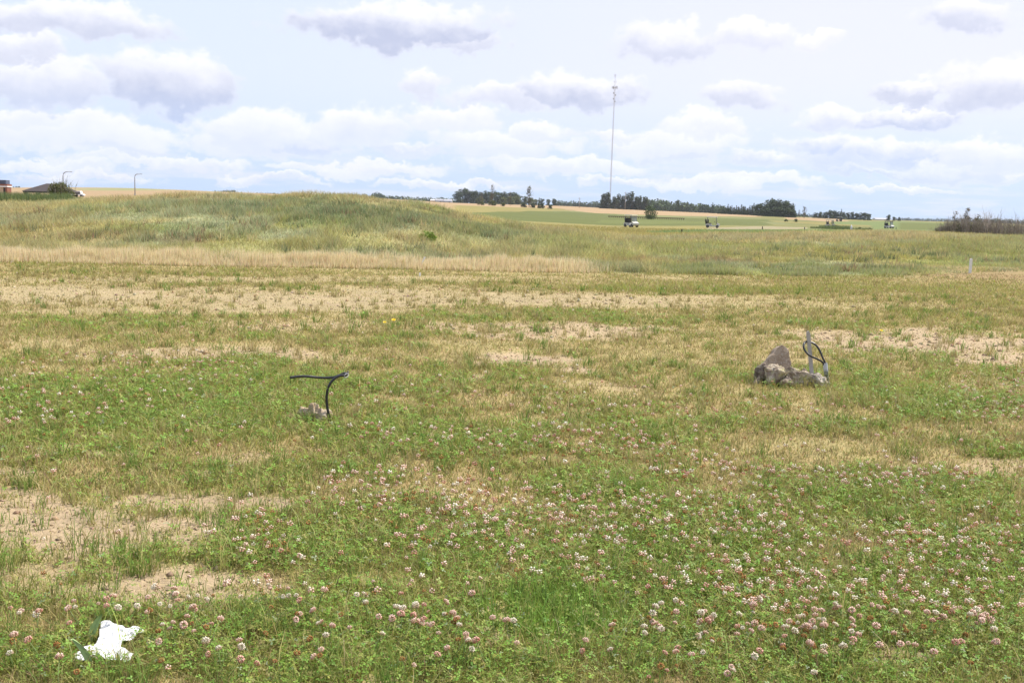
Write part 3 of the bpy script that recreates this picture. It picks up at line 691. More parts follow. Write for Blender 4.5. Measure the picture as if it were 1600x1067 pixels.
# pale green tussocks at the foot on the right
def tusd(X, Y):
    q = (X / Y - txray(1090)) / .17; return np.exp(-q * q) * ss(fbm(X, Y, 1.3, 223, 3), .34, .6)
p1 = tall(42000, txray(860), txray(1500), lambda t: YF(t) + .2, lambda t: YF(t) + 3.2, lambda X, Y: (.10 + .16 * fbm(X, Y, .7, 222, 2)) * (.5 + .5 * tusd(X, Y)),
          lambda X, Y, z: pick(len(X), [.6, .25], [np.array([.34, .37, .15]), np.array([.42, .41, .25]), C_OLIVE * 1.1]), .018, .1, .5, tusd)
V, T, C = p1
tag(link('tussock_grass', npmesh('tussock_grass', V, T, C, MAT_LEAF)), 'pale green tussocky grass at the foot of the bank right of the straw strip', 'grass', kind='stuff')
# distant golden rough between the bank and the fairways
t_ = rng.uniform(txray(600), .62, 70000); Y = 64 * np.exp(rng.uniform(0, 1, len(t_)) * math.log(140 / 64)); X = t_ * Y; z = H(X, Y); px, py = proj(X, Y, z)
V, T, C = blades(np.stack([X, Y, z], 1), rng.uniform(.08, .3, len(X)), .045 * (Y / 64) ** .9, rng.uniform(.1, .9, len(X)), jitter(far_col(X, Y, px, py) * 1.65, .12), False)
tag(link('rough_grass', npmesh('rough_grass', V, T, C, MAT_LEAF)), 'golden rough between the near bank and the golf fairways', 'grass', kind='stuff')

# ------------------------------------------------------------------ rocks, cable and stakes on the lot
M_CABLE = simple('black_plastic', (.022, .022, .024), .33, 0, .15, 20, .5)
M_STAKE = simple('weathered_wood', (.40, .37, .35), .8, 0, .22, 30, .2, .3)
M_PIPE = simple('grey_plastic', (.44, .46, .50), .45, 0, .08, 12, .4)
M_WHITE = simple('white_paint', (.80, .80, .80), .5, 0, .06, 6, .4)
def rockmat(name, a, b, moss=None, spots=0.0):
    def f(n, o):
        tc = n.new('ShaderNodeTexCoord'); p = tc.outputs['Object']
        n1 = n.noise(p, 9, 7, .65); n2 = n.noise(p, 42, 5, .7)
        c = n.mix(n.ramp(n1, .38, .62), (*a, 1), (*b, 1))
        c = n.mix(n.m('MULTIPLY', n.ramp(n2, .52, .62), .35), c, (.62, .58, .50, 1))
        if moss: c = n.mix(n.m('MULTIPLY', n.ramp(n.noise(p, 14, 6, .7), .48, .6), spots), c, (*moss, 1))
        b_ = bsdf(n, c, .9, 0, .2); bp = n.new('ShaderNodeBump'); n.put(bp.inputs['Height'], n.m('ADD', n1, n.m('MULTIPLY', n2, .5)))
        bp.inputs['Strength'].default_value = 1; bp.inputs['Distance'].default_value = .03; n.link(bp.outputs[0], b_.inputs['Normal']); n.link(b_.outputs[0], o.inputs[0])
    return pmat(name, f)
R_GREY = rockmat('lichened_stone', (.24, .185, .14), (.60, .50, .37), (.34, .33, .13), .7)
R_DARK = rockmat('dark_stone', (.14, .11, .09), (.42, .33, .25), (.16, .18, .09), .5)
R_PALE = rockmat('pale_stone', (.34, .29, .24), (.66, .59, .49), (.36, .36, .25), .4)
R_SLAB = rockmat('brown_sandstone', (.34, .255, .185), (.42, .325, .24))
R_TAN2 = rockmat('sandy_stone', (.34, .26, .18), (.60, .50, .37), (.36, .33, .18), .4)
R_TAN = rockmat('tan_stone', (.36, .27, .17), (.54, .44, .29))
def rock(px0, py0, px1, py1, Y, mat, label, group, seed, flat=.0, rz=0.0, dep=1.0, name='rock', tilt=0.0):
    c = P((px0 + px1) / 2, (py0 + py1) / 2, Y); w_ = (px1 - px0) * Y / F / 2; h_ = (py1 - py0) * Y / F / 2
    r_ = random.Random(seed); bm = bmesh.new(); bmesh.ops.create_icosphere(bm, subdivisions=5, radius=1)
    planes = []
    for _ in range(11):
        v = Vector((r_.gauss(0, 1), r_.gauss(0, 1), r_.gauss(0, 1))).normalized(); planes.append((v, r_.uniform(.5, .86)))
    off = Vector((seed * 3.1, seed * 1.7, 0))
    for v in bm.verts:
        p = v.co.normalized(); k = 1.0
        for nrm, d_ in planes:
            q = p.dot(nrm)
            if q > 1e-3: k = min(k, d_ / q)
        k *= 1 + .18 * mnoise.noise(p * 1.8 + off) + .13 * mnoise.noise(p * 4.2 + off) + .07 * mnoise.noise(p * 9 + off) + .03 * mnoise.noise(p * 20 + off)
        v.co = p * k * 1.2
    for f in bm.faces: f.smooth = True
    for v in bm.verts: v.co = Vector((v.co.x * w_, v.co.y * (w_ + h_) / 2 * dep, v.co.z * h_))
    me = bpy.data.meshes.new(name); bm.to_mesh(me); bm.free(); me.materials.append(mat)
    o = link(name, me, None, c); o.rotation_euler = (0, tilt, rz)
    return tag(o, label, 'rock', group)
g1 = ground_at(1240, 601); YP = g1.y
GP = 'rocks heaped around the survey stake'
rock(1181, 570, 1206, 603, YP + .10, R_DARK, 'dark upright rock at the left end of the heap, against the brown slab', GP, 1, dep=.9)
rock(1194, 567, 1231, 606, YP - .02, R_GREY, 'largest lichen spotted grey rock, in front of the brown slab', GP, 5, dep=.9)
rock(1226, 580, 1266, 609, YP - .02, R_GREY, 'wide mottled rock in the middle of the heap, left of the stake foot', GP, 3, dep=.8)
rock(1262, 584, 1297, 608, YP - .05, R_PALE, 'low pale rock in front of the stake and grey pipe', GP, 14, dep=.9, tilt=.35)
rock(1176, 590, 1190, 604, YP - .02, R_DARK, 'small dark rock at the far left foot of the heap', GP, 9)
rock(1230, 572, 1248, 588, YP + .12, R_GREY, 'small wedge rock behind the middle rock, right of the slab', GP, 8)
rock(1217, 588, 1236, 609, YP - .12, R_DARK, 'small dark rock wedged at the front of the heap', GP, 21)
rock(1246, 577, 1264, 592, YP + .08, R_DARK, 'small brown rock just left of the wooden stake', GP, 23)
# standing slab
poly = [(1186, 600), (1185, 576), (1193, 570), (1203, 559), (1211, 548), (1217, 541.5), (1222, 539), (1230, 543.5), (1232.5, 548), (1234, 556), (1236.5, 568), (1234, 581), (1232, 600)]
bm = bmesh.new(); fr = []; bk = []
for (a_, b_) in poly:
    Yq = YP + .13 + (600 - b_) * .0022
    fr.append(bm.verts.new(P(a_, b_, Yq) - g1)); 
for v in fr: bk.append(bm.verts.new(v.co + Vector((-.012, .075, -.012))))
bm.faces.new(fr); bm.faces.new(bk[::-1])
for i in range(len(fr)): bm.faces.new((fr[i], bk[i], bk[(i + 1) % len(fr)], fr[(i + 1) % len(fr)]))
bmesh.ops.recalc_face_normals(bm, faces=bm.faces)
bmesh.ops.bevel(bm, geom=[e for e in bm.edges], offset=.003, segments=1, affect='EDGES')
bmesh.ops.triangulate(bm, faces=bm.faces); bmesh.ops.subdivide_edges(bm, edges=[e for e in bm.edges if e.calc_length() > .05], cuts=2, use_grid_fill=True)
for v in bm.verts: v.co += v.normal * (.010 * mnoise.noise(v.co * 14))
me = bpy.data.meshes.new('stone_slab'); bm.to_mesh(me); bm.free(); me.materials.append(R_SLAB)
tag(link('stone_slab', me, None, g1), 'pointed flat brown sandstone slab standing on edge behind the rock heap', 'stone slab')
# stake
bt = P(1269.5, 596, YP + .02); tp = P(1262.5, 517, YP + .05); ax = tp - bt
m_ = MB(); wv = Vector((.0205, 0, 0)); dv = Vector((0, .009, 0))
prof = [(-1, 0), (1, 0), (1, .955), (.35, 1.0), (-.7, .985), (-1, .93)]
m_.prism([(p[0] * .0175, p[1]) for p in prof], (0, -.009, 0), (1, 0, 0), ax, (0, .02, 0))
st = m_.build('survey_stake', M_STAKE, None, bt); tag(st, 'weathered grey flat wooden stake leaning out of the rock heap', 'stake')
# pipe with cable loop
pb = P(1293.5, 604, YP + .0); pt = P(1289, 567, YP + .02)
m_ = MB(); pp = [pb + (pt - pb) * (i / 6) for i in range(7)]
m_.tube([p - pb for p in pp], .0215, 16, caps=False); m_.tube([p - pb for p in pp], .0185, 16, caps=False)
def pipemat(n, o):
    tc = n.new('ShaderNodeTexCoord'); s_ = n.new('ShaderNodeSeparateXYZ'); n.link(tc.outputs['Object'], s_.inputs[0])
    nz = n.noise(tc.outputs['Object'], 30, 5, .7)
    f = n.ramp(n.m('ADD', s_.outputs[2], n.m('MULTIPLY', nz, .12)), .235, .20)
    c = n.mix(n.m('MULTIPLY', f, n.ramp(nz, .35, .55)), (.46, .48, .52, 1), (.10, .115, .05, 1)); b_ = bsdf(n, c, .5); n.link(b_.outputs[0], o.inputs[0])
pi = m_.build('conduit_pipe', pmat('mossy_grey_pipe', pipemat), None, pb); tag(pi, 'short grey conduit pipe with mossy lower half at the right end of the rock heap', 'pipe')
lp = [(1290, 580, .02), (1289, 567, .02), (1285, 558, .03), (1280.5, 547, .05), (1274, 538.5, .07), (1266, 534.5, .08), (1258.5, 534.5, .03), (1255.5, 541, -.02), (1259, 549.5, -.05), (1267, 556.5, -.07), (1277, 561, -.03), (1286, 567, .01), (1290.5, 580, .02)]
pts = spline([P(a_, b_, YP + c_) for a_, b_, c_ in lp], 6)
m_ = MB().tube([p - pts[0] for p in pts], .0098, 10); o = m_.build('cable_loop', M_CABLE, None, pts[0])
tag(o, 'black cable bent into a teardrop loop out of the grey pipe, round the stake', 'cable')
# left cable
g2 = ground_at(515, 660); YC = g2.y
lp = [(518.5, 664, 0), (515, 652, 0), (511.3, 636, 0), (510.5, 618, 0), (513.5, 604, 0), (521, 593, .01), (530, 587.5, .03), (539, 586.5, .05), (541.5, 584.5, .08), (538, 583.2, .11), (529, 587, .12), (518, 590, .12), (500, 590, .10), (480, 588, .06), (465, 588.3, .03), (453, 590, 0)]
pts = spline([P(a_, b_, YC + c_) for a_, b_, c_ in lp], 7)
th_c = thing('black_cable', g2, 0, 'black cable rising from the turf and folded back to the left, beside two stones', 'cable')
MB().tube([p - g2 for p in pts], .0098, 10).build('cable', M_CABLE, th_c)
cl = [P(538, 588, YC + .02), P(540, 584.5, YC + .03), P(544, 583.3, YC + .07), P(543, 588.5, YC + .05), P(538, 590, YC + .02)]
MB().tube([p - g2 for p in spline(cl, 4)], .0028, 6).build('wire_tie', simple('grey_wire', (.30, .30, .32), .6, .2, .05), th_c)
MB().tube([P(541, 584.5, YC + .08) - g2, P(544.5, 580, YC + .09) - g2], .007, 8).build('cut_end', M_CABLE, th_c)
GS = 'stones at the foot of the folded cable'
rock(467, 634, 491, 659, YC + .07, R_TAN, 'small rounded brown stone, left of the folded cable foot', GS, 31)
rock(480, 632, 501, 660, YC + .05, R_TAN, 'rounded tan stone touching the brown one behind the pale rock', GS, 33)
rock(484, 641, 519, 670, YC + .04, R_TAN2, 'angular pale lichened stone against the folded cable', GS, 36)

# white stakes
def post(px, pyb, pyt, wd, mat, name, label, cat='post', group=None, lean=(0, 0), Y=None, dome=False):
    if Y is None: g = ground_at(px, pyb)
    else: g = place(px, Y)
    hgt = (pyb - pyt) * g.y / F
    m = MB(); m.prism([(-wd / 2, -.05), (wd / 2, -.05), (wd / 2, hgt * .96), (wd * .2, hgt), (-wd / 2, hgt * .97)], (0, -wd / 3, 0), (1, 0, 0), (0, 0, 1), (0, wd * .66, 0))
    o = m.build(name, mat, None, g); o.rotation_euler = (lean[0], lean[1], 0); return tag(o, label, cat, group)
post(1515.5, 427, 404, .065, simple('white_stake', (.72, .71, .68), .6), 'lot_stake', 'white stake standing on the mown hump at the right', 'stake')
post(656, 416, 397, .035, M_WHITE, 'leaning_stick', 'thin white stick leaning right in the straw coloured strip', 'stick', lean=(0, .42), Y=25.2)
post(656, 432, 426, .035, M_WHITE, 'peg', 'tiny white peg in the mown strip below the leaning stick', 'peg')
# litter
gl = ground_at(170, 1018)
outl = SCRAP; _o = [(115, 1026), (121, 1017), (131, 1010), (148, 1007), (153, 999), (157, 975), (175, 976), (190, 979), (208, 982), (222, 982), (231, 986), (218, 993), (204, 1003), (192, 1007), (189, 1015), (211, 1018), (206, 1031), (188, 1036), (168, 1030), (152, 1025), (137, 1034), (126, 1036)]
bm = bmesh.new(); NX, NY = 60, 34; grid = {}
for i in range(NX + 1):
    for j in range(NY + 1):
        grid[i, j] = (112 + i * 121 / NX, 973 + j * 65 / NY)
allp = np.array([grid[i, j] for i in range(NX + 1) for j in range(NY + 1)])
def ground_pt(px, py, hh):
    d = raydir(px, py); t = (hh - EYE) / d[2]; return Vector((d[0] * t, d[1] * t, hh))
vm = {}
def gv(i, j):
    if (i, j) not in vm:
        a_, b_ = grid[i, j]; q = ground_pt(a_, b_, .035)
        fold = .014 * mnoise.noise(Vector((a_ * .05, b_ * .09, 3))) + .010 * abs(mnoise.noise(Vector((a_ * .16 + b_ * .1, b_ * .05, 9)))) + .004 * math.sin(a_ * .22 + b_ * .12) * (a_ > 175)
        q.z += fold + .008 * (1036 - b_) / 60 - float(0); vm[i, j] = bm.verts.new(q - gl)
    return vm[i, j]
mid = np.array([((grid[i, j][0] + grid[i + 1, j + 1][0]) / 2, (grid[i, j][1] + grid[i + 1, j + 1][1]) / 2) for i in range(NX) for j in range(NY)])
ins = inpoly(mid[:, 0], mid[:, 1], outl); k = 0
for i in range(NX):
    for j in range(NY):
        if ins[k]: bm.faces.new((gv(i, j), gv(i + 1, j), gv(i + 1, j + 1), gv(i, j + 1)))
        k += 1
for v in bm.verts: v.co.z -= 0.0
for _q in range(4): bmesh.ops.smooth_vert(bm, verts=[v for v in bm.verts if v.is_boundary], factor=.5, use_axis_x=True, use_axis_y=True, use_axis_z=True)
ex = bmesh.ops.solidify(bm, geom=bm.faces[:], thickness=.0012)
for f in bm.faces: f.smooth = True
me = bpy.data.meshes.new('paper_scrap'); bm.to_mesh(me); bm.free(); me.materials.append(simple('white_paper', (.74, .74, .75), .7, 0, .05, 6, .2))
tag(link('paper_scrap', me, None, gl), 'torn crumpled scrap of white paper lying in the clover at lower left', 'litter')
def dock(px, pyb, pyt, lean, wd, Y, label):
    b_ = ground_pt(px, pyb, .02); hgt = (pyb - pyt) * b_.y / F * 1.1; bm = bmesh.new(); L_ = []
    for i in range(13):
        t = i / 12; ww = wd * math.sin(math.pi * min(1, t * .92 + .04)) ** .8
        c_ = Vector((lean * t * t, .03 * t, hgt * t * (1 - .12 * t)))
        L_.append([bm.verts.new(c_ + Vector((-ww, -.006, 0))), bm.verts.new(c_ + Vector((0, .006, 0))), bm.verts.new(c_ + Vector((ww, -.006, 0)))])
    for i in range(12):
        for k in (0, 1): bm.faces.new((L_[i][k], L_[i][k + 1], L_[i + 1][k + 1], L_[i + 1][k])).smooth = True
    me = bpy.data.meshes.new('leaf'); bm.to_mesh(me); bm.free(); me.materials.append(simple('dock_leaf', (.30, .42, .16), .5, 0, .2, 40))
    o = link('leaf', me, None, b_); tag(o, label, 'leaf', 'long dock leaves by the paper scrap'); return o
dock(142, 1004, 958, .03, .014, 0, 'long upright green dock leaf behind the paper scrap')
dock(141, 1046, 998, -.07, .014, 0, 'long green dock leaf bending left in front of the paper scrap')
# yellow flowers
def yflower(px, py, rad_, label):
    g = ground_at(px, py); bm = bmesh.new(); hgt = .10
    for L2 in range(2):
        for i in range(10):
            a_ = i * .628 + L2 * .3; r_ = rad_ * (1 - .35 * L2); u = Vector((math.cos(a_), math.sin(a_), .35 + L2 * .5)).normalized(); s_ = Vector((-math.sin(a_), math.cos(a_), 0)) * r_ * .25
            q = [Vector((0, 0, 0)), u * r_ * .6 + s_, u * r_, u * r_ * .6 - s_]; bm.faces.new([bm.verts.new(k_) for k_ in q])
    me = bpy.data.meshes.new('yellow_flower'); bm.to_mesh(me); bm.free(); me.materials.append(simple('yellow_petal', (.85, .62, .03), .6, 0, .1))
    o = link('yellow_flower', me, None, (g.x, g.y, g.z + hgt)); o.rotation_euler = (.5, 0, 0); tag(o, label, 'flower', 'yellow flowers on the lot')
    MB().tube([(0, 0, 0), (.004, .02, -hgt * .5), (0, .05, -hgt)], .003, 5).build('stem', bpy.data.materials['flower_stem'], o)
yflower(615, 512, .034, 'yellow flower on the right of a close pair, above the bare soil left of centre')
yflower(601, 516, .026, 'yellow flower on the left of a close pair, above the bare soil left of centre')
yflower(1376, 528, .026, 'single yellow flower on the bare soil patch at the right')

# ------------------------------------------------------------------ shrubs and trees
def leaves(lobes, n, size, cols_, seed, fill=.35, droop=0):
    r_ = np.random.default_rng(seed); lobes = np.array(lobes, float); vol = lobes[:, 3] * lobes[:, 4] * lobes[:, 5]; vol = vol ** .8
    li = r_.choice(len(lobes), n, p=vol / vol.sum()); d_ = r_.normal(0, 1, (n, 3)); d_ /= np.linalg.norm(d_, axis=1)[:, None]
    rad_ = (fill + (1 - fill) * r_.uniform(0, 1, n) ** .5) * r_.normal(1, .08, n)
    c_ = lobes[li, :3] + d_ * rad_[:, None] * lobes[li, 3:6]
    # thin out to leave gaps between clumps
    cl_ = fbm(c_[:, 0] * 1.0 + c_[:, 2] * .7 + seed, c_[:, 1] + c_[:, 2] * .9, float(lobes[:, 3].max()) * .55, seed, 3)
    k_ = cl_ > .38; c_ = c_[k_]; cl_ = cl_[k_]; n = len(c_)
    nr_ = r_.normal(0, 1, (n, 3)) + np.array([0, 0, .5]); nr_ /= np.linalg.norm(nr_, axis=1)[:, None]
    u = np.cross(nr_, r_.normal(0, 1, (n, 3))); u /= np.linalg.norm(u, axis=1)[:, None]; v = np.cross(nr_, u)
    sz = size * r_.uniform(.6, 1.3, n)[:, None]; V = np.stack([c_ - u * sz * .5, c_ + v * sz * .35, c_ + u * sz * .5, c_ - v * sz * .35], 1).reshape(-1, 3)
    T = (np.array([[0, 1, 2], [0, 2, 3]])[None] + (np.arange(n) * 4)[:, None, None]).reshape(-1, 3)
    cc = np.array(cols_)[r_.integers(0, len(cols_), n)] * r_.normal(1, .16, (n, 1)) * (.8 + .5 * ss(cl_, .45, .65))[:, None]
    return V, T, np.clip(np.repeat(cc, 4, 0), .005, 1)
M_BARK = simple('bark', (.15, .12, .095), .9, 0, .25, 6, .1)
M_PALEBARK = simple('pale_bark', (.36, .32, .28), .9, 0, .2, 6, .1)
TD = [np.array(c) for c in ([.060, .090, .040], [.085, .11, .045], [.05, .075, .035])]
TO = [np.array(c) for c in ([.13, .15, .055], [.16, .17, .065], [.10, .13, .05])]
TG_ = [np.array(c) for c in ([.085, .125, .045], [.11, .15, .05], [.07, .10, .04])]
TGR = [np.array(c) for c in ([.115, .12, .085], [.09, .10, .07], [.14, .135, .09])]
def trunk_me(h, r0, limbs, seed, mat=M_BARK):
    r_ = random.Random(seed); m = MB(); pts = [Vector((r_.gauss(0, .02) * h * (i > 0), r_.gauss(0, .02) * h * (i > 0), h * i / 5 - (.3 if i == 0 else 0))) for i in range(6)]
    m.tube(pts, r0, 7, r2=r0 * .25)
    for i in range(limbs):
        t = r_.uniform(.25, .95); p0 = pts[0].lerp(pts[-1], t); a_ = r_.uniform(0, 6.28); L_ = h * r_.uniform(.22, .38) * (1.15 - t * .6)
        dv_ = Vector((math.cos(a_) * .75, math.sin(a_) * .75, r_.uniform(.5, 1.1))); p1 = p0 + dv_ * L_ * .5; p2 = p1 + Vector((dv_.x * .6, dv_.y * .6, 1.0)) * L_ * .5
        m.tube([p0, p1, p2], r0 * .38, 5, r2=r0 * .08)
    bmesh.ops.recalc_face_normals(m.bm, faces=m.bm.faces); me = bpy.data.meshes.new('trunk'); m.bm.to_mesh(me); m.bm.free(); me.materials.append(mat); return me
PROTO = {}
def proto(key, lobes, n, size, cols_, seed, th=6, tr=.16, limbs=8, mat=M_BARK, fill=.35):
    V, T, C = leaves(lobes, n, size, cols_, seed, fill); PROTO[key] = (npmesh('crown', V, T, C, MAT_TREE), trunk_me(th, tr, limbs, seed, mat))
def rl(seed, n, rx, z0, z1, s0, s1, rz=.9):
    r_ = random.Random(seed); L_ = []
    for i in range(n):
        z = z0 + (z1 - z0) * (i + .5) / n; k_ = 1 - .55 * ((z - z0) / (z1 - z0)) ** 2; a_ = r_.uniform(0, 6.28); q = r_.uniform(.2, .8) * rx * k_; s_ = r_.uniform(s0, s1)
        L_.append((math.cos(a_) * q, math.sin(a_) * q, z, s_, s_, s_ * rz))
    return L_
for i in range(3):      # all protos are 10 m high
    proto('dark%d' % i, rl(i, 20, 3.1, .5, 9.3, .9, 1.9), 2600, .6, TD, 10 + i)
    proto('olive%d' % i, rl(20 + i, 18, 3.7, .7, 8.9, 1.1, 2.1), 2600, .6, TO, 20 + i)
    proto('tall%d' % i, rl(40 + i, 18, 1.9, .9, 9.7, .6, 1.35, 1.2), 2000, .5, TD + TGR, 40 + i, 9, .15, 12)
    # spruce: stacked skirts
    L_ = []
    for k in range(11):
        z = 1.0 + k * .83; R_ = 2.3 * (1 - z / 10.6)
        for q in range(5): a_ = q * 1.256 + k * .7 + i; L_.append((math.cos(a_) * R_ * .6, math.sin(a_) * R_ * .6, z, R_ * .55 + .1, R_ * .55 + .1, .34))
    proto('spruce%d' % i, L_, 1900, .5, TD, 60 + i, 9.8, .14, 0, fill=.1)
    proto('sparse%d' % i, rl(80 + i, 10, 1.4, 3.0, 9.7, .3, .7, 1.4), 380, .42, [np.array([.16, .14, .09]), np.array([.11, .13, .06])], 80 + i, 9.9, .17, 26, M_BARK)
proto('round', [(0, 0, 5, 3.6, 3.6, 3.4), (2, 0, 4, 2.8, 2.8, 2.8), (-2.2, .4, 4.2, 2.8, 2.8, 3), (.5, 0, 7.2, 2.4, 2.4, 2.3), (-1.2, -1, 7.0, 2.1, 2, 2.2), (2.8, 0, 2.6, 1.9, 2, 1.8), (-3, 0, 2.4, 1.8, 2, 1.8)], 2600, .5, TG_, 5, 6, .2, 10)
def tree(px, Y, hpx, kind, label, group=None, wk=1.0, name='tree', cat='tree', var=None, sink=0.35):
    r_ = random.Random(int(px * 7 + Y)); hpx *= r_.uniform(.86, 1.12) if group and name == 'tree' else 1; sink *= hpx / 8; me, tr = PROTO[kind if kind in PROTO else kind + str((r_.randrange(3) if var is None else var))]
    g = place(px, Y); s_ = hpx * Y / F / 9.6
    o = thing(name, g - Vector((0, 0, sink)), r_.uniform(0, 6.28), label, cat, group); o.scale = (s_ * wk, s_ * wk, s_)
    link('crown', me, o); link('trunk', tr, o); return o
GA = 'trees of the dark grove left of the mast'; GC = 'tall trees of the row at the mast foot'; GE = 'trees of the big dark clump right of the spruces'; GF = 'trees of the low rounded grove at right'
for (px, hp, k) in [(716, 19, 'dark'), (723, 21, 'dark'), (731, 20, 'dark'), (739, 17, 'dark'), (746, 19, 'dark'), (753, 19, 'dark'), (759, 20, 'dark'), (766, 21, 'dark'), (773, 21, 'dark'), (780, 19, 'dark'), (787, 20, 'dark'), (794, 18, 'dark'), (802, 17, 'dark'), (811, 15, 'dark'), (820, 14, 'dark'), (846, 12, 'dark'), (856, 11, 'dark'), (866, 11, 'dark')]:
    tree(px, 900 + (px * 37 % 60), hp, k, 'dark leafy tree in the dense grove left of the mast', GA, 1.5)
for (px, hp) in [(750, 13), (785, 13), (797, 14), (808, 13), (829, 12), (838, 11)]:
    tree(px, 840 + (px % 30), hp, 'olive', 'olive green willowy tree along the front of the grove left of the mast', 'olive trees fronting the left grove', 1.7)
tree(768, 540, 35, 'sparse', 'tall thin bare-topped poplar rising from the left grove', None, .8, var=0)
tree(826, 540, 35, 'sparse', 'tall sparse poplar with wider ragged top at the right end of the left grove', None, 1.1, var=1)
tree(752, 560, 22, 'sparse', 'short sparse sapling at the left side of the left grove', None, .8, var=2)
tree(797, 560, 24, 'sparse', 'faint thin sapling between the two tall poplars', None, .5, var=1)
tree(842, 540, 19, 'spruce', 'slim dark conifer just right of the ragged poplar', None, .7)
for i, (px, hp, lab) in enumerate([(752, 7, 'leftmost low golden bush at the foot of the left grove'), (770, 9, 'highest low golden bush in front of the left grove'), (786, 6, 'low golden bush right of the highest one at the left grove')]):
    tree(px, 480, hp, 'olive', lab, 'golden bushes fronting the grove', 2.2, 'bush', 'bush')
for i, (px, hp, lab) in enumerate([(818, 8, 'green bush at the foot of the ragged poplar, left side'), (832, 8, 'green bush directly under the ragged poplar'), (846, 8, 'green bush under the slim conifer'), (860, 7, 'rightmost green bush of the grove foot')]):
    tree(px, 530, hp, 'dark', lab, 'green bushes under the ragged poplar', 1.9, 'bush', 'bush')
for (px, hp) in [(943, 23), (950, 25), (960, 22), (966, 25), (973, 24), (980, 28), (987, 25), (994, 21), (1000, 24), (1007, 22)]:
    tree(px, 720 + (px * 13 % 30), hp, 'tall', 'tall dark poplar in the row at the mast foot', GC, 1.35)
for px in range(940, 1014, 6): tree(px, 745, 14, 'dark', 'shorter dark tree filling the row at the mast foot', 'understorey of the mast row', 1.3)
tree(1016, 313, 28, 'round', 'round green willow standing alone on the fairway in front of the railing', None, 1.05, sink=.3)
tree(1058, 900, 19, 'dark', 'round topped tree standing above the long sloping wood', None, .8)
tree(1113, 760, 18, 'spruce', 'single pointed spruce standing above the right end of the sloping wood', None, 1.2)
for (px, hp) in [(1123, 12), (1130, 14), (1137, 18), (1143, 17), (1150, 18), (1158, 19), (1164, 16), (1171, 18), (1177, 19)]:
    tree(px, 655, hp, 'spruce', 'dark spruce in the broken row left of the big clump', 'spruces of the broken row', 1.25)
    tree(px + 3.5, 675, hp - 4, 'tall', 'leafy tree between the spruces of the broken row', 'leafy trees of the broken row', .9)
for (px, hp) in [(1184, 17), (1190, 20), (1196, 22), (1202, 25), (1208, 26), (1214, 26), (1220, 25), (1226, 25), (1232, 23), (1237, 19)]:
    tree(px, 600 + (px * 11 % 25), hp, 'dark', 'dark dense tree in the big clump right of the spruces', GE, 1.2)
    tree(px + 3, 590, hp - 10, 'dark', 'low dark tree along the front of the big clump', 'low front trees of the big clump', 1.5)
tree(1248, 620, 13, 'sparse', 'thin pale sapling just right of the big clump', None, 1.0)
tree(1256, 620, 19, 'sparse', 'tall sparse tree standing apart, right of the big clump', None, 1.6, var=2)
for (px, hp) in [(1274, 8), (1281, 11), (1289, 10), (1296, 13), (1302, 15), (1309, 13), (1317, 12), (1325, 11), (1332, 12), (1339, 11), (1346, 12), (1352, 12), (1358, 9)]:
    tree(px, 700 + (px * 17 % 30), hp, 'dark', 'dark rounded tree in the low grove above the right fairway', GF, 1.5)
tree(1314, 690, 18, 'spruce', 'thin dark spruce tip above the low rounded grove', None, .9)
for (px, hp, lab) in [(1388, 9, 'tallest dark tree right of the low pale building'), (1396, 7, 'middle dark tree right of the low pale building'), (1405, 7, 'rightmost dark tree beside the low pale building')]:
    tree(px, 790, hp, 'dark', lab, 'three dark trees by the low building', 1.5)
for (px, hp, lab, Yb) in [(1228, 4.5, 'small dark bush on the slope below the big clump', 350), (1243, 5.5, 'larger dark bush on the slope right of the small one', 350), (1344, 5, 'dark green bush right of the rushes by the pond', 215), (1358, 4.5, 'low dark bush furthest right of the pond rushes', 215)]:
    tree(px, Yb, hp, 'olive', lab, 'bushes dotted on the golf course', 1.9, 'bush', 'bush')
# the small bright bush on the mound
gb = ground_at(668, 378); V, T, C = leaves([(0, 0, .16, .22, .2, .17), (.13, 0, .12, .15, .15, .13), (-.13, 0, .12, .14, .15, .12)], 1500, .04, [np.array([.18, .27, .05]), np.array([.24, .32, .07])], 3)
tag(link('bush', npmesh('bush', V, T, C, MAT_TREE), None, gb), 'small bright green bush on the lower slope of the mound', 'bush')
# far woodland, too distant to count
parts = []; wr = random.Random(4)
def wood(x0, x1, Y, f, step=4.2):
    px = x0; o_ = 0
    while px < x1:
        hp = f(px) * wr.uniform(.75, 1.1); g = place(px, Y + wr.uniform(-25, 40)); hh = hp * Y / F
        V, T, C = leaves([(0, 0, hh * .5, hh * .5, hh * .5, hh * .5), (hh * .3, 0, hh * .32, hh * .4, hh * .4, hh * .33), (-hh * .3, 0, hh * .35, hh * .4, hh * .4, hh * .35)], 260, hh * .2, TD if wr.random() < .6 else TG_, wr.randrange(999))
        parts.append((V + np.array(g) - np.array([0, 0, hh * .12]), T, C)); px += step * wr.uniform(.7, 1.3)
wood(402, 470, 1200, lambda p: 6 + 0 * p); wood(336, 366, 900, lambda p: 3 + 1.5 * (p > 348), 4); wood(504, 552, 1100, lambda p: 8); wood(552, 712, 1150, lambda p: 9 + (abs(p - 588) < 8) * 3)
wood(870, 945, 1300, lambda p: 11 if not 878 < p < 890 else 9); wood(1005, 1135, 1000, lambda p: 21 - (p - 1005) * .055, 3.2); wood(1120, 1200, 900, lambda p: 10); wood(1238, 1290, 1000, lambda p: 6)
wood(1400, 1500, 1600, lambda p: 5.5); wood(1500, 1640, 1300, lambda p: 8); wood(10, 30, 900, lambda p: 3, 4)
V, T, C = merge(parts); tag(link('far_woodland', npmesh('far_woodland', V, T, C, MAT_TREE)), 'long low belt of far-off woodland along the horizon', 'woodland', kind='stuff')

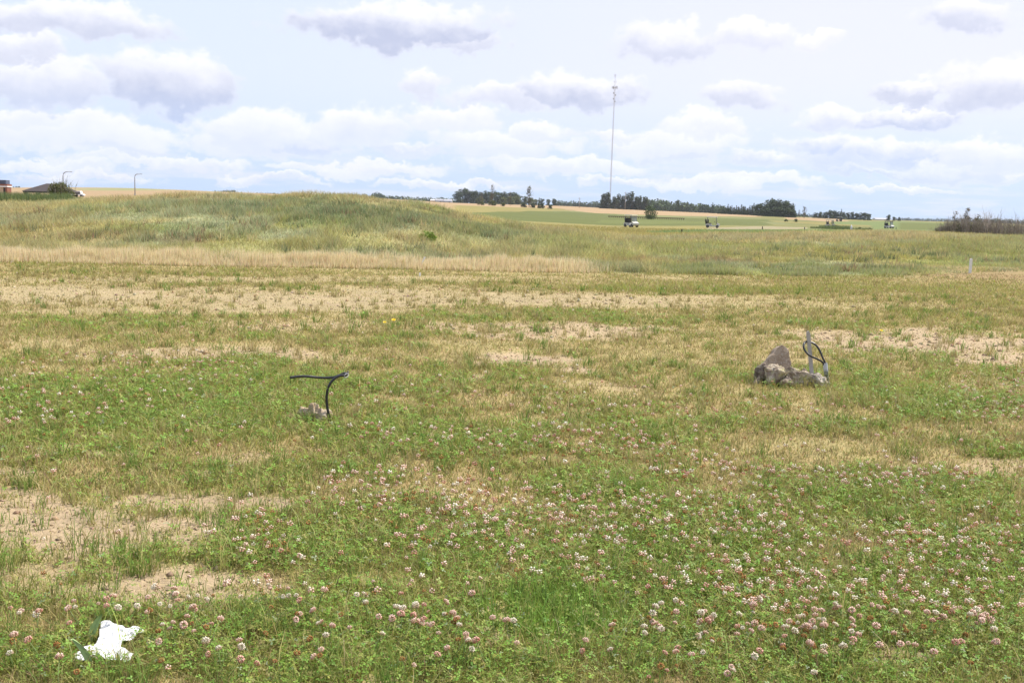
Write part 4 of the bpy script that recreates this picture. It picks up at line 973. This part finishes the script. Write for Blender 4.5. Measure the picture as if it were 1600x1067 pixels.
# twiggy thicket at the right
def twigs(n, h, spread, cols_, seed, w0=.014, sub=7, lean=.35):
    r_ = np.random.default_rng(seed); b0 = np.stack([r_.normal(0, spread, n), r_.normal(0, spread, n), np.zeros(n)], 1)
    dirv_ = np.stack([r_.normal(0, lean, n), r_.normal(0, lean, n), np.ones(n)], 1); L_ = h * r_.uniform(.45, 1.0, n); tipp = b0 + dirv_ * L_[:, None]
    A = [b0]; B = [tipp]; W = [np.full(n, w0)]
    for k in range(sub):
        t = r_.uniform(.3, .95, n)[:, None]; p0 = b0 + (tipp - b0) * t; d2 = dirv_ + r_.normal(0, .45, (n, 3)); A.append(p0); B.append(p0 + d2 * (L_ * r_.uniform(.15, .3, n))[:, None]); W.append(np.full(n, w0 * .6))
    A = np.concatenate(A); B = np.concatenate(B); W = np.concatenate(W); m = len(A); yaw = r_.uniform(0, 3.14, m); s_ = np.stack([np.cos(yaw), np.sin(yaw), 0 * yaw], 1) * W[:, None]
    V = np.stack([A - s_, A + s_, B + s_ * .25, B - s_ * .25], 1).reshape(-1, 3); T = (np.array([[0, 1, 2], [0, 2, 3]])[None] + (np.arange(m) * 4)[:, None, None]).reshape(-1, 3)
    cc = np.array(cols_)[r_.integers(0, len(cols_), m)] * r_.normal(1, .15, (m, 1)); return V, T, np.clip(np.repeat(cc, 4, 0), 0, 1)
TW = [np.array([.25, .21, .18]), np.array([.32, .28, .25]), np.array([.19, .16, .135])]
for i, (px, hp, gr, lab, sp_) in enumerate([(1470, 14, 2, 'leftmost low brownish shrub of the thicket at right', .7), (1480, 20, 3, 'olive leafed shrub near the left end of the right thicket', .7), (1492, 27, 4, 'dense grey green shrub under the left leafy sapling', .8),
        (1505, 29, 5, 'dense shrub under the tufted leafy sapling in the thicket', .8), (1519, 28, 3, 'grey brown shrub left of the pale bare sapling', .8), (1533, 28, 3, 'leafy shrub at the foot of the pale bare sapling', .8), (1549, 26, 1, 'purplish bare shrub right of the pale bare sapling', .9),
        (1565, 28, 0, 'bare brown shrub in the middle of the right part of the thicket', .9), (1580, 28, 1, 'dark twiggy shrub near the right edge of the photo', .9), (1596, 30, 0, 'rightmost dark bare shrub cut by the edge of the photo', .9), (1614, 28, 0, 'dark bare shrub just beyond the right edge of the photo', .9)]):
    if px > 1605: continue
    Yb = 96 - (px - 1470) * .10; g = place(px, Yb); hh = hp * Yb / F * .98; o = thing('shrub', g, 0, lab, 'shrub', 'shrubs of the right hand thicket')
    V, T, C = twigs(150, hh, sp_ * .6, TW, 100 + i, .011, 7, .24); link('twigs', npmesh('twigs', V, T, C, MAT_TREE), o)
    if True:
        V, T, C = leaves([(0, 0, hh * .42, .75, .6, hh * .42), (.4, .1, hh * .35, .5, .5, hh * .3)], 300 * gr + 100, .10, TGR + TO, 200 + i, .1); link('leaves', npmesh('leaves', V, T, C, MAT_TREE), o)
for i, (px, pyt, lv, lab, pale_) in enumerate([(1490, 329, 60, 'thin sapling with a few leaves at the left of the thicket', 0), (1508, 324, 130, 'sapling with dark leaf tufts at its top above the thicket', 0), (1526, 333, 60, 'short sapling with reddish leaf tufts in the thicket', 0),
        (1540, 318, 0, 'tallest pale bare sapling above the thicket', 1), (1558, 326, 0, 'slim grey bare sapling right of the tallest one', 0), (1547, 331, 0, 'short bare sapling close right of the tallest one', 0), (1588, 336, 0, 'bare sapling near the right edge of the thicket', 0)]):
    Yb = 92 - (px - 1490) * .1; g = place(px, Yb); hh = zray(px, pyt, Yb) - g.z; o = thing('sapling', g, 0, lab, 'sapling', 'saplings above the right hand thicket')
    V, T, C = twigs(5, hh, .12, [np.array([.42, .36, .32])] if pale_ else TW, 300 + i, .022, 16, .06); link('branches', npmesh('branches', V, T, C, MAT_TREE), o)
    if lv:
        V, T, C = leaves([(.05, 0, hh * .88, .22, .2, hh * .10), (-.1, 0, hh * .72, .2, .2, hh * .08), (.15, 0, hh * .62, .2, .2, hh * .06)], lv * 2, .11, TGR + [np.array([.22, .15, .09])], 400 + i, .1); link('leaves', npmesh('leaves', V, T, C, MAT_TREE), o)
# rushes: band on the left and beside the pond
def rush(n, x0, x1, Y0, Y1, h0, h1, cols_, w0):
    pxx = rng.uniform(x0, x1, n); Y = rng.uniform(Y0, Y1, n); X = np.array([txray(p) for p in pxx]) * Y
    return blades(np.stack([X, Y, H(X, Y) - .05], 1), rng.uniform(h0, h1, n), np.full(n, w0), rng.uniform(.05, .45, n), jitter(np.array(cols_)[rng.integers(0, len(cols_), n)], .15), False)
DR = [np.array([.13, .175, .065]), np.array([.10, .15, .06]), np.array([.20, .22, .08])]
V, T, C = merge([rush(9000, -60, 112, 60, 80, .45, .85, DR, .04), rush(1600, 112, 128, 70, 80, .2, .5, DR, .04)])
tag(link('rushes', npmesh('rushes', V, T, C, MAT_LEAF)), 'band of dark green rushes in front of the shelter at far left', 'rushes', kind='stuff')
V, T, C = merge([rush(1500, 1282, 1312, 205, 225, .3, .9, DR, .07), rush(1300, 1300, 1330, 208, 222, .25, 1.0, DR, .07), rush(700, 1326, 1366, 208, 222, .2, .6, DR, .07), rush(500, 1268, 1290, 205, 222, .2, .5, DR, .07)])
tag(link('pond_rushes', npmesh('pond_rushes', V, T, C, MAT_LEAF)), 'dark green rushes by the pond on the golf course', 'rushes', kind='stuff')
# bush before the shelter
g = place(96, 88); hh = zray(92, 281, 88) - g.z; o = thing('bush', g, 0, 'olive green bush with a twiggy top covering the right half of the shelter', 'bush')
V, T, C = leaves([(0, 0, hh * .45, .95, .8, hh * .40), (-.55, 0, hh * .5, .6, .6, hh * .38), (.6, 0, hh * .3, .65, .6, hh * .27), (-.1, 0, hh * .72, .5, .5, hh * .2)], 3000, .13, TO + [np.array([.20, .17, .07])], 77, .15); link('leaves', npmesh('leaves', V, T, C, MAT_TREE), o)
V, T, C = twigs(60, hh * 1.0, .35, [c_ * .8 for c_ in TO] + TW, 78, .018, 6, .22); link('twigs', npmesh('twigs', V, T, C, MAT_TREE), o)

# ------------------------------------------------------------------ buildings and street furniture on the left
M_BRICK = simple('red_brick', (.25, .11, .075), .85, 0, .2, 3); M_DARK = simple('dark_trim', (.03, .028, .03), .6); M_SHING = simple('brown_shingle', (.075, .062, .062), .95, 0, .2, 2)
M_TANW = simple('tan_wall', (.46, .36, .25), .8); M_ROOFU = simple('dark_louvre', (.12, .15, .22), .5, .2, .2, 2); M_GALV = simple('galvanised_steel', (.40, .41, .43), .45, .6, .08)
Yb = 190; s_ = Yb / F
def XW(px, Y, z=1.5): return P(px, 305, Y).x
g = place(10, Yb); g.x = XW(-60, Yb); gz_ = g.z - .3
bb = thing('brick_building', Vector((g.x, Yb, gz_)), 0, 'low red brick building with white band and dark rooftop unit at the far left edge', 'building')
wW = XW(11.5, Yb) - g.x; zt = zray(10, 290, Yb) - gz_; zb = zray(10, 292.6, Yb) - gz_
dx0 = XW(5.0, Yb) - g.x; dx1 = XW(8.5, Yb) - g.x; hd = zb - .15
m = MB(); m.box((dx0 / 2, .8, zb / 2), (dx0, 1.6, zb)); m.box(((dx0 + dx1) / 2, 1.0, zb / 2), (dx1 - dx0, 1.2, zb)); m.build('wall', M_TANW, bb)
m = MB(); m.box(((dx1 + wW) / 2, .8, zb / 2), (wW - dx1 - .004, 1.6, zb)); m.build('brick_wall', M_BRICK, bb)
MB().box((wW / 2 - .1, .8, zb + .10), (wW + .4, 1.9, .2)).build('white_band', M_WHITE, bb)
MB().box((wW / 2 - .1, .8, zb + .2 + .17), (wW + .3, 1.8, .34)).build('brick_parapet', M_BRICK, bb)
MB().box(((dx0 + dx1) / 2, .36, hd / 2), (dx1 - dx0 - .05, .06, hd)).build('door', M_DARK, bb)
ux0 = XW(-40, Yb) - g.x; ux1 = XW(9, Yb) - g.x; ut = zray(5, 281.5, Yb) - gz_
m = MB(); m.box(((ux0 + ux1) / 2, 1.0, (zb + .54 + ut) / 2), (ux1 - ux0, 1.4, ut - zb - .54), bev=.03)
for k in range(9): m.box(((ux0 + ux1) / 2, .28, zb + .62 + k * (ut - zb - .7) / 8), (ux1 - ux0 - .2, .06, .03))
for k in range(7): m.box((ux0 + .1 + k * (ux1 - ux0 - .2) / 6, .26, (zb + .54 + ut) / 2), (.05, .1, ut - zb - .56))
m.build('rooftop_unit', M_ROOFU, bb)
# hip roofed shelter
g = place(80, Yb + 5); Ys = Yb + 5; xa = XW(46, Ys); xb = XW(116, Ys); xc = (xa + xb) / 2; ze = zray(60, 299, Ys) - g.z; zr = zray(75, 287, Ys) - g.z
sh_ = thing('shelter', Vector((xc, Ys, g.z)), 0, 'open picnic shelter with brown hipped roof behind the olive bush', 'shelter'); hw = (xb - xa) / 2
bm = bmesh.new(); hd_ = 3.0; q = [(-hw, -hd_, ze), (hw, -hd_, ze), (hw, hd_, ze), (-hw, hd_, ze)]; r2 = [(-hw * .22, 0, zr), (hw * .22, 0, zr)]
vs = [bm.verts.new(v) for v in q + r2]; lo4 = [bm.verts.new((v[0], v[1], v[2] - .04)) for v in q]
for f in ((0, 1, 5, 4), (1, 2, 5), (2, 3, 4, 5), (3, 0, 4)): bm.faces.new([vs[i] for i in f])
for i in range(4): bm.faces.new((vs[i], vs[(i + 1) % 4], lo4[(i + 1) % 4], lo4[i]))
bm.faces.new(lo4[::-1]); bmesh.ops.recalc_face_normals(bm, faces=bm.faces); me = bpy.data.meshes.new('roof'); bm.to_mesh(me); bm.free(); me.materials.append(M_SHING); link('roof', me, sh_)
m = MB(); 
for sy in (-1, 1): m.box((0, sy * (hd_ - .12), ze - .19), (2 * hw - .3, .12, .28))
for sx in (-1, 1): m.box((sx * (hw - .2), 0, ze - .19), (.12, 2 * hd_ - .4, .28))
m.build('fascia', M_DARK, sh_)
for sx in (-.88, -.3, .3, .88):
    for sy in (-.8, .8): MB().box((sx * hw, sy * hd_, (ze - .34) / 2), (.28 if sx != -.88 else .7, .28, ze - .34)).build('post', M_DARK, sh_)
# street lamps
def lamp(px, Y, pyt, reach, label):
    g = place(px, Y); h_ = zray(px, pyt, Y) - g.z; o = thing('street_lamp', g, 0, label, 'street lamp', 'street lamps at far left')
    R_ = reach * .55; pts = [Vector((0, 0, -.2)), Vector((0, 0, h_ * .5)), Vector((0, 0, h_ - R_ * 1.15))] + [Vector((R_ * (1 - math.cos(a_)), 0, h_ - R_ * 1.15 + R_ * 1.1 * math.sin(a_))) for a_ in (.4, .8, 1.2, 1.5)] + [Vector((reach, 0, h_))]
    MB().tube(pts, .13, 8, r2=.075).build('pole', M_GALV, o)
    MB().box((reach + .3, 0, h_ + .0), (.75, .3, .14), bev=.05, taper=.7).build('lamp_head', simple('lamp_housing', (.45, .45, .47), .5, .3), o)
    MB().box((0, 0, .1), (.4, .4, .3), bev=.03).build('base', M_GALV, o)
lamp(99.5, 215, 268.5, 1.35, 'curved steel street lamp rising behind the olive bush'); lamp(211, 240, 272, 1.2, 'curved steel street lamp standing alone right of the pickup truck')
# pickup truck
M_RIM = simple('rim_grey', (.16, .16, .17), .5, .3); M_TYRE = simple('rubber', (.02, .02, .02), .8); M_GLASS = simple('dark_glass', (.10, .13, .15), .15, 0, .05, 3, .6); M_CARW = simple('white_car_paint', (.82, .82, .82), .3, 0, .02, 2, .5)
Yt = 290; g = place(122, Yt); g.z = zray(122, 309.5, Yt); g.z = Hs(g.x, Yt) if Hs(g.x, Yt) > g.z - .4 else g.z
g = Vector((g.x, Yt, Hs(g.x, Yt))); tr_ = thing('pickup_truck', g, 0, 'white pickup truck behind the mound, between the bush and the lone street lamp', 'truck')
top_z = zray(127, 298.5, Yt) - g.z; k_ = top_z / 1.9
MB().prism([(-2.0, .45), (2.05, .45), (2.05, .9), (1.35, 1.02), (.2, 1.02), (-2.0, 1.0)], (0, -.85, 0), (1, 0, 0), (0, 0, 1), (0, 1.7, 0)).build('body', M_CARW, tr_)
MB().prism([(-.55, 1.02), (1.3, 1.02), (1.05, 1.85), (-.35, 1.88)], (0, -.76, 0), (1, 0, 0), (0, 0, 1), (0, 1.52, 0)).build('cab', M_CARW, tr_)
MB().prism([(-.38, 1.12), (.95, 1.12), (.85, 1.65), (-.28, 1.68)], (0, -.772, 0), (1, 0, 0), (0, 0, 1), (0, .008, 0)).build('side_window', M_GLASS, tr_)
MB().box((-1.3, 0, 1.12), (1.35, 1.66, .22)).build('load_bed', M_CARW, tr_)
def wheel(parent, x_, y_, r_, w_):
    a = MB(); a.tube([(x_, y_ - w_ / 2, r_), (x_, y_ + w_ / 2, r_)], r_, 16); wh = a.build('wheel', M_TYRE, parent)
    b = MB(); b.tube([(x_, y_ - w_ / 2 - .012, r_), (x_, y_ + w_ / 2 + .012, r_)], r_ * .45, 12); b.build('rim', M_RIM, wh)
for x_ in (-1.3, 1.35):
    for y_ in (-.75, .75): wheel(tr_, x_, y_, .36, .22)
tr_.scale = (k_ * .95, k_, k_)
# far farm buildings
def barn(px0, px1, Y, pyr, pye, pyb, wall, roof, label, group, name='barn', arch=False):
    g = place((px0 + px1) / 2, Y); w_ = (px1 - px0) * Y / F; zr_ = zray(px0, pyr, Y) - g.z; ze_ = zray(px0, pye, Y) - g.z; d_ = 8
    o = thing(name, g, 0, label, 'building', group); MB().box((0, d_ / 2, ze_ / 2 - .2), (w_ * .96, d_, ze_ + .4)).build('wall', wall, o)
    prof = [(-.3, ze_), (d_ + .3, ze_), (d_ / 2, zr_)] if not arch else [(-.2, ze_ * .5)] + [(d_ / 2 - math.cos(a_) * (d_ / 2 + .2), ze_ * .5 + math.sin(a_) * (zr_ - ze_ * .5)) for a_ in np.linspace(.3, math.pi - .3, 7)] + [(d_ + .2, ze_ * .5)]
    m = MB(); m.prism(prof, (-w_ / 2, 0, 0), (0, 1, 0), (0, 0, 1), (w_, 0, 0)); m.build('roof', roof, o)
    MB().box((w_ * .2, -.02, ze_ * .35), (w_ * .16, .06, ze_ * .7)).build('door', M_DARK, o); return o
M_ORW = simple('ochre_wall', (.48, .30, .18), .8); M_WR = simple('white_metal_roof', (.66, .62, .58), .5); M_GR = simple('grey_metal_roof', (.42, .42, .45), .5)
barn(467, 484, 850, 301.2, 304.2, 307, M_ORW, M_WR, 'left of two long white roofed barns on the skyline', 'white roofed barns on the skyline')
barn(486, 502, 850, 301.8, 304.8, 307, M_ORW, M_WR, 'right of two long white roofed barns on the skyline', 'white roofed barns on the skyline')
barn(672, 679, 850, 311.5, 313.5, 316, M_ORW, M_WR, 'small pale shed left of the grey round roofed sheds', 'sheds before the wood', 'shed')
barn(680, 692, 850, 310.8, 313.5, 316, M_GALV, M_GR, 'left grey round roofed shed in front of the wood', 'sheds before the wood', 'shed', True)
barn(693, 706, 850, 311.5, 314.2, 317, M_GALV, M_GR, 'right grey round roofed shed in front of the wood', 'sheds before the wood', 'shed', True)
barn(1368, 1390, 850, 340.6, 342.6, 345, M_GALV, M_GR, 'low pale roofed building between the low grove and three dark trees', None)

# ------------------------------------------------------------------ mast, poles, railing, course markers
M_MAST = simple('weathered_mast_paint', (.42, .39, .41), .6, .1, .1, .2)
g = place(952.6, 820); hM = zray(955, 116, 820) - g.z
mt_ = thing('radio_mast', g, 0, 'very tall thin lattice radio mast rising behind the row of poplars', 'mast')
m = MB(); R_ = .5; A3 = [(R_ * math.cos(a_), R_ * math.sin(a_)) for a_ in (.5, .5 + 2.094, .5 + 4.189)]; hL = hM * .90
for (a_, b_) in A3: m.tube([(a_, b_, 0), (a_, b_, hL)], .075, 5)
nb = 44
for i in range(nb):
    z0 = hL * i / nb; z1 = hL * (i + 1) / nb
    for q in range(3):
        p_, r2_ = A3[q], A3[(q + 1) % 3]
        if i % 2: p_, r2_ = r2_, p_
        m.tube([(p_[0], p_[1], z0), (r2_[0], r2_[1], z1)], .035, 4, caps=False); m.tube([(p_[0], p_[1], z0), (r2_[0], r2_[1], z0)], .035, 4, caps=False)
m.build('lattice', M_MAST, mt_)
MB().tube([(0, 0, hL - .5), (0, 0, hM)], .13, 6).build('top_pole', M_MAST, mt_)
def zz(py): return zray(955, py, 820) - g.z
m = MB()
for (a_, b_) in [(math.cos(t) * 1.9, math.sin(t) * 1.9) for t in np.linspace(0, 6.28, 7)[:-1]]: m.tube([(0, 0, zz(137)), (a_, b_, zz(137))], .08, 4)
m.tube([(math.cos(t) * 1.9, math.sin(t) * 1.9, zz(137)) for t in np.linspace(0, 6.283, 13)], .07, 4); m.build('antenna_ring', M_MAST, mt_)
for k, t in enumerate(np.linspace(0, 6.28, 7)[:-1]): MB().box((math.cos(t) * 2.0, math.sin(t) * 2.0, zz(137)), (.35, .35, 2.3), bev=.05).build('panel_antenna', simple('antenna_grey', (.36, .36, .40), .5) if k == 0 else bpy.data.materials['antenna_grey'], mt_)
for k, (py, sx) in enumerate([(128.5, -.8), (128.5, .8), (146, -.7), (149, .7), (155, -.6), (159, .5)]): MB().tube([(sx, -.6, zz(py)), (sx, -1.0, zz(py))], .55 if k > 1 else .3, 10).build('dish', bpy.data.materials['antenna_grey'], mt_)
for sx in (-.5, .5): MB().tube([(sx, 0, zz(121)), (sx, 0, zz(115.5))], .09, 5).build('whip_antenna', M_MAST, mt_)
MB().box((0, 0, zz(117.5)), (1.4, .12, .12)).build('cross_bar', M_MAST, mt_)
def upole(px, Y, pyt, label):
    g = place(px, Y); h_ = zray(px, pyt, Y) - g.z; o = thing('utility_pole', g, .3, label, 'utility pole', 'utility poles by the mast row')
    MB().tube([(0, 0, -.2), (0, 0, h_)], .2, 7, r2=.14).build('pole', simple('pole_wood', (.33, .29, .26), .9), o); MB().box((0, 0, h_ - .6), (2.2, .14, .16)).build('crossarm', bpy.data.materials['pole_wood'], o)
upole(905, 700, 309, 'pale utility pole in front of the wood left of the mast'); upole(976.5, 690, 300, 'pale utility pole in front of the poplar row right of the mast')
# railing
M_RAIL = simple('brown_rail', (.115, .07, .05), .8)
Yr = 322; p0 = P(950, 338, Yr); p1 = P(1070, 341.5, Yr - 6); L_ = (p1 - p0).length; nP = 36
rf = thing('railing', Vector((p0.x, p0.y, Hs(p0.x, p0.y))), 0, 'long low brown wooden railing with close posts behind the lone willow', 'railing'); o0 = rf.location.copy()
MB().tube([p0 - o0, p0.lerp(p1, .5) - o0 + Vector((0, 0, .03)), p1 - o0], .11, 6).build('top_rail', M_RAIL, rf)
for i in range(nP):
    q = p0.lerp(p1, (i + .5) / nP); zg = Hs(q.x, q.y)
    zg = min(zg, q.z - 1.0) if q.z - zg < .6 else zg
    MB().box(Vector((q.x, q.y, (q.z + zg) / 2)) - o0, (.17, .17, q.z - zg), bev=.01).build('post', M_RAIL, rf)
M_PK = simple('dark_post', (.07, .06, .05), .8)
for (px, Yq, h_, lab) in [(770, 66, .35, 'short dark post on the far side of the mound, at the start of the fairway'), (1065, 100, .42, 'short dark marker post in the rough below and between the two nearest carts'), (1191, 140, .5, 'thin dark marker post right of the second golf cart'), (1257, 150, .45, 'dark marker post on the path furthest right'), (1400, 230, .5, 'tiny dark marker post on the fairway right of the third cart')]:
    g = place(px, Yq); m = MB(); m.box((0, 0, h_ / 2), (.11, .11, h_), bev=.015); m.box((0, 0, h_ + .03), (.13, .13, .05), bev=.015); o = m.build('marker_post', M_PK, None, g); tag(o, lab, 'post', 'dark posts on the golf course')
g = place(1330, 200); MB_ = MB(); MB_.tube([(0, 0, 0), (0, 0, .95)], .26, 10, r2=.08); o = MB_.build('tee_marker', simple('pale_marker', (.62, .62, .66), .6), None, g); tag(o, 'small pale cone shaped marker at the right end of the pond rushes', 'marker')

# ------------------------------------------------------------------ golf carts (length along x, front at +x)
def cart(px, Y, yaw, label, body, roofc, bags=True, sc=1.0, enclosed=False):
    g = place(px, Y); o = thing('golf_cart', g, yaw, label, 'golf cart', 'golf carts on the course'); o.scale = (sc,) * 3
    MB().prism([(-1.1, .22), (.95, .22), (1.18, .38), (1.2, .62), (.75, .86), (.62, .42), (-.1, .38), (-.15, .66), (-.95, .70), (-1.12, .6)], (0, -.57, 0), (1, 0, 0), (0, 0, 1), (0, 1.14, 0)).build('body', body, o)
    s1 = MB(); s1.box((-.42, 0, .74), (.5, 1.06, .13), bev=.04); s1.build('seat', M_SEAT, o)
    s1 = MB(); s1.box((-.72, 0, 1.08), (.14, 1.06, .62), bev=.04); s1.build('backrest', M_SEAT, o)
    MB().box((-.12, 0, 1.80), (1.85, 1.24, .19), bev=.06).build('roof', roofc, o)
    for (xb, xt) in ((.72, .55), (-.85, -.85)):
        for y_ in (-.52, .52): MB().tube([(xb, y_, .62), (xt, y_, 1.78)], .045, 6).build('roof_post', M_CH, o)
    MB().prism([(.70, .9), (.56, 1.68), (.575, 1.69), (.715, .9)], (0, -.5, 0), (1, 0, 0), (0, 0, 1), (0, 1.0, 0)).build('windscreen', M_SCR, o)
    MB().tube([(.62, .25, .7), (.36, .25, 1.02)], .025, 6).build('steering_column', M_CH, o)
    MB().tube([(.36 + .05 * math.cos(a_) , .25 + .17 * math.sin(a_), 1.03 + .15 * math.cos(a_)) for a_ in np.linspace(0, 6.283, 13)], .018, 5, caps=False).build('steering_wheel', M_SEAT, o)
    for x_ in (-.78, .78):
        for y_ in (-.5, .5): wheel(o, x_, y_, .24, .2)
    if bags:
        for y_ in (-.25, .25):
            b = MB(); b.tube([(-1.0, y_, .62), (-1.16, y_, 1.35)], .14, 9); bg_ = b.build('golf_bag', M_SEAT, o)
            c_ = MB()
            for q in range(4): c_.tube([(-1.13, y_ - .06 + q * .04, 1.3), (-1.2 - q * .01, y_ - .08 + q * .05, 1.58)], .022, 4)
            c_.build('golf_clubs', M_CH, bg_)
M_SEAT = simple('black_vinyl', (.03, .03, .035), .6); M_CH = simple('dark_frame', (.12, .12, .13), .4, .4)
def scr(n, o):
    b = bsdf(n, (.30, .34, .35, 1), .15); t = n.new('ShaderNodeBsdfTransparent'); m_ = n.new('ShaderNodeMixShader'); m_.inputs[0].default_value = .55
    n.link(t.outputs[0], m_.inputs[1]); n.link(b.outputs[0], m_.inputs[2]); n.link(m_.outputs[0], o.inputs[0])
M_SCR = pmat('clear_screen', scr)
CW = simple('cart_white', (.46, .46, .44), .35, 0, .02, 2, .5); CR = simple('roof_cream', (.78, .75, .62), .5); CT = simple('cart_tan', (.55, .50, .44), .4)
cart(986, 150, rad(-56), 'nearest golf cart, white body and dark bags, seen from its rear quarter on the fairway', CW, CR, True, .95)
cart(1113, 172, rad(-12), 'golf cart with cream roof on the pale path, right of the nearest cart', CW, CR, True, 1.0)
cart(1389, 250, rad(-55), 'white golf cart driving behind the grassy bank at the right', CW, simple('roof_dark', (.25, .22, .27), .5), True, .95)
cart(1311, 405, rad(150), 'tiny far golf cart with pale roof in front of the low rounded grove', simple('cart_black', (.05, .05, .06), .4), CW, True, .95)
cart(1297, 245, rad(10), 'golf cart with flat pale roof half hidden behind the pond rushes', CT, CR, False, .95)

# ------------------------------------------------------------------ air
def hz_(n, o):
    v = n.new('ShaderNodeVolumePrincipled'); v.inputs['Color'].default_value = (.84, .90, 1.0, 1); v.inputs['Density'].default_value = .0001; v.inputs['Anisotropy'].default_value = .2
    n.link(v.outputs[0], o.inputs['Volume'])
hm_ = pmat('haze_air', hz_)
h_o = MB().box((0, 0, 55), (5400, 5400, 140)).build('haze', hm_); tag(h_o, 'thin pale summer haze over the fields', 'haze', kind='stuff')
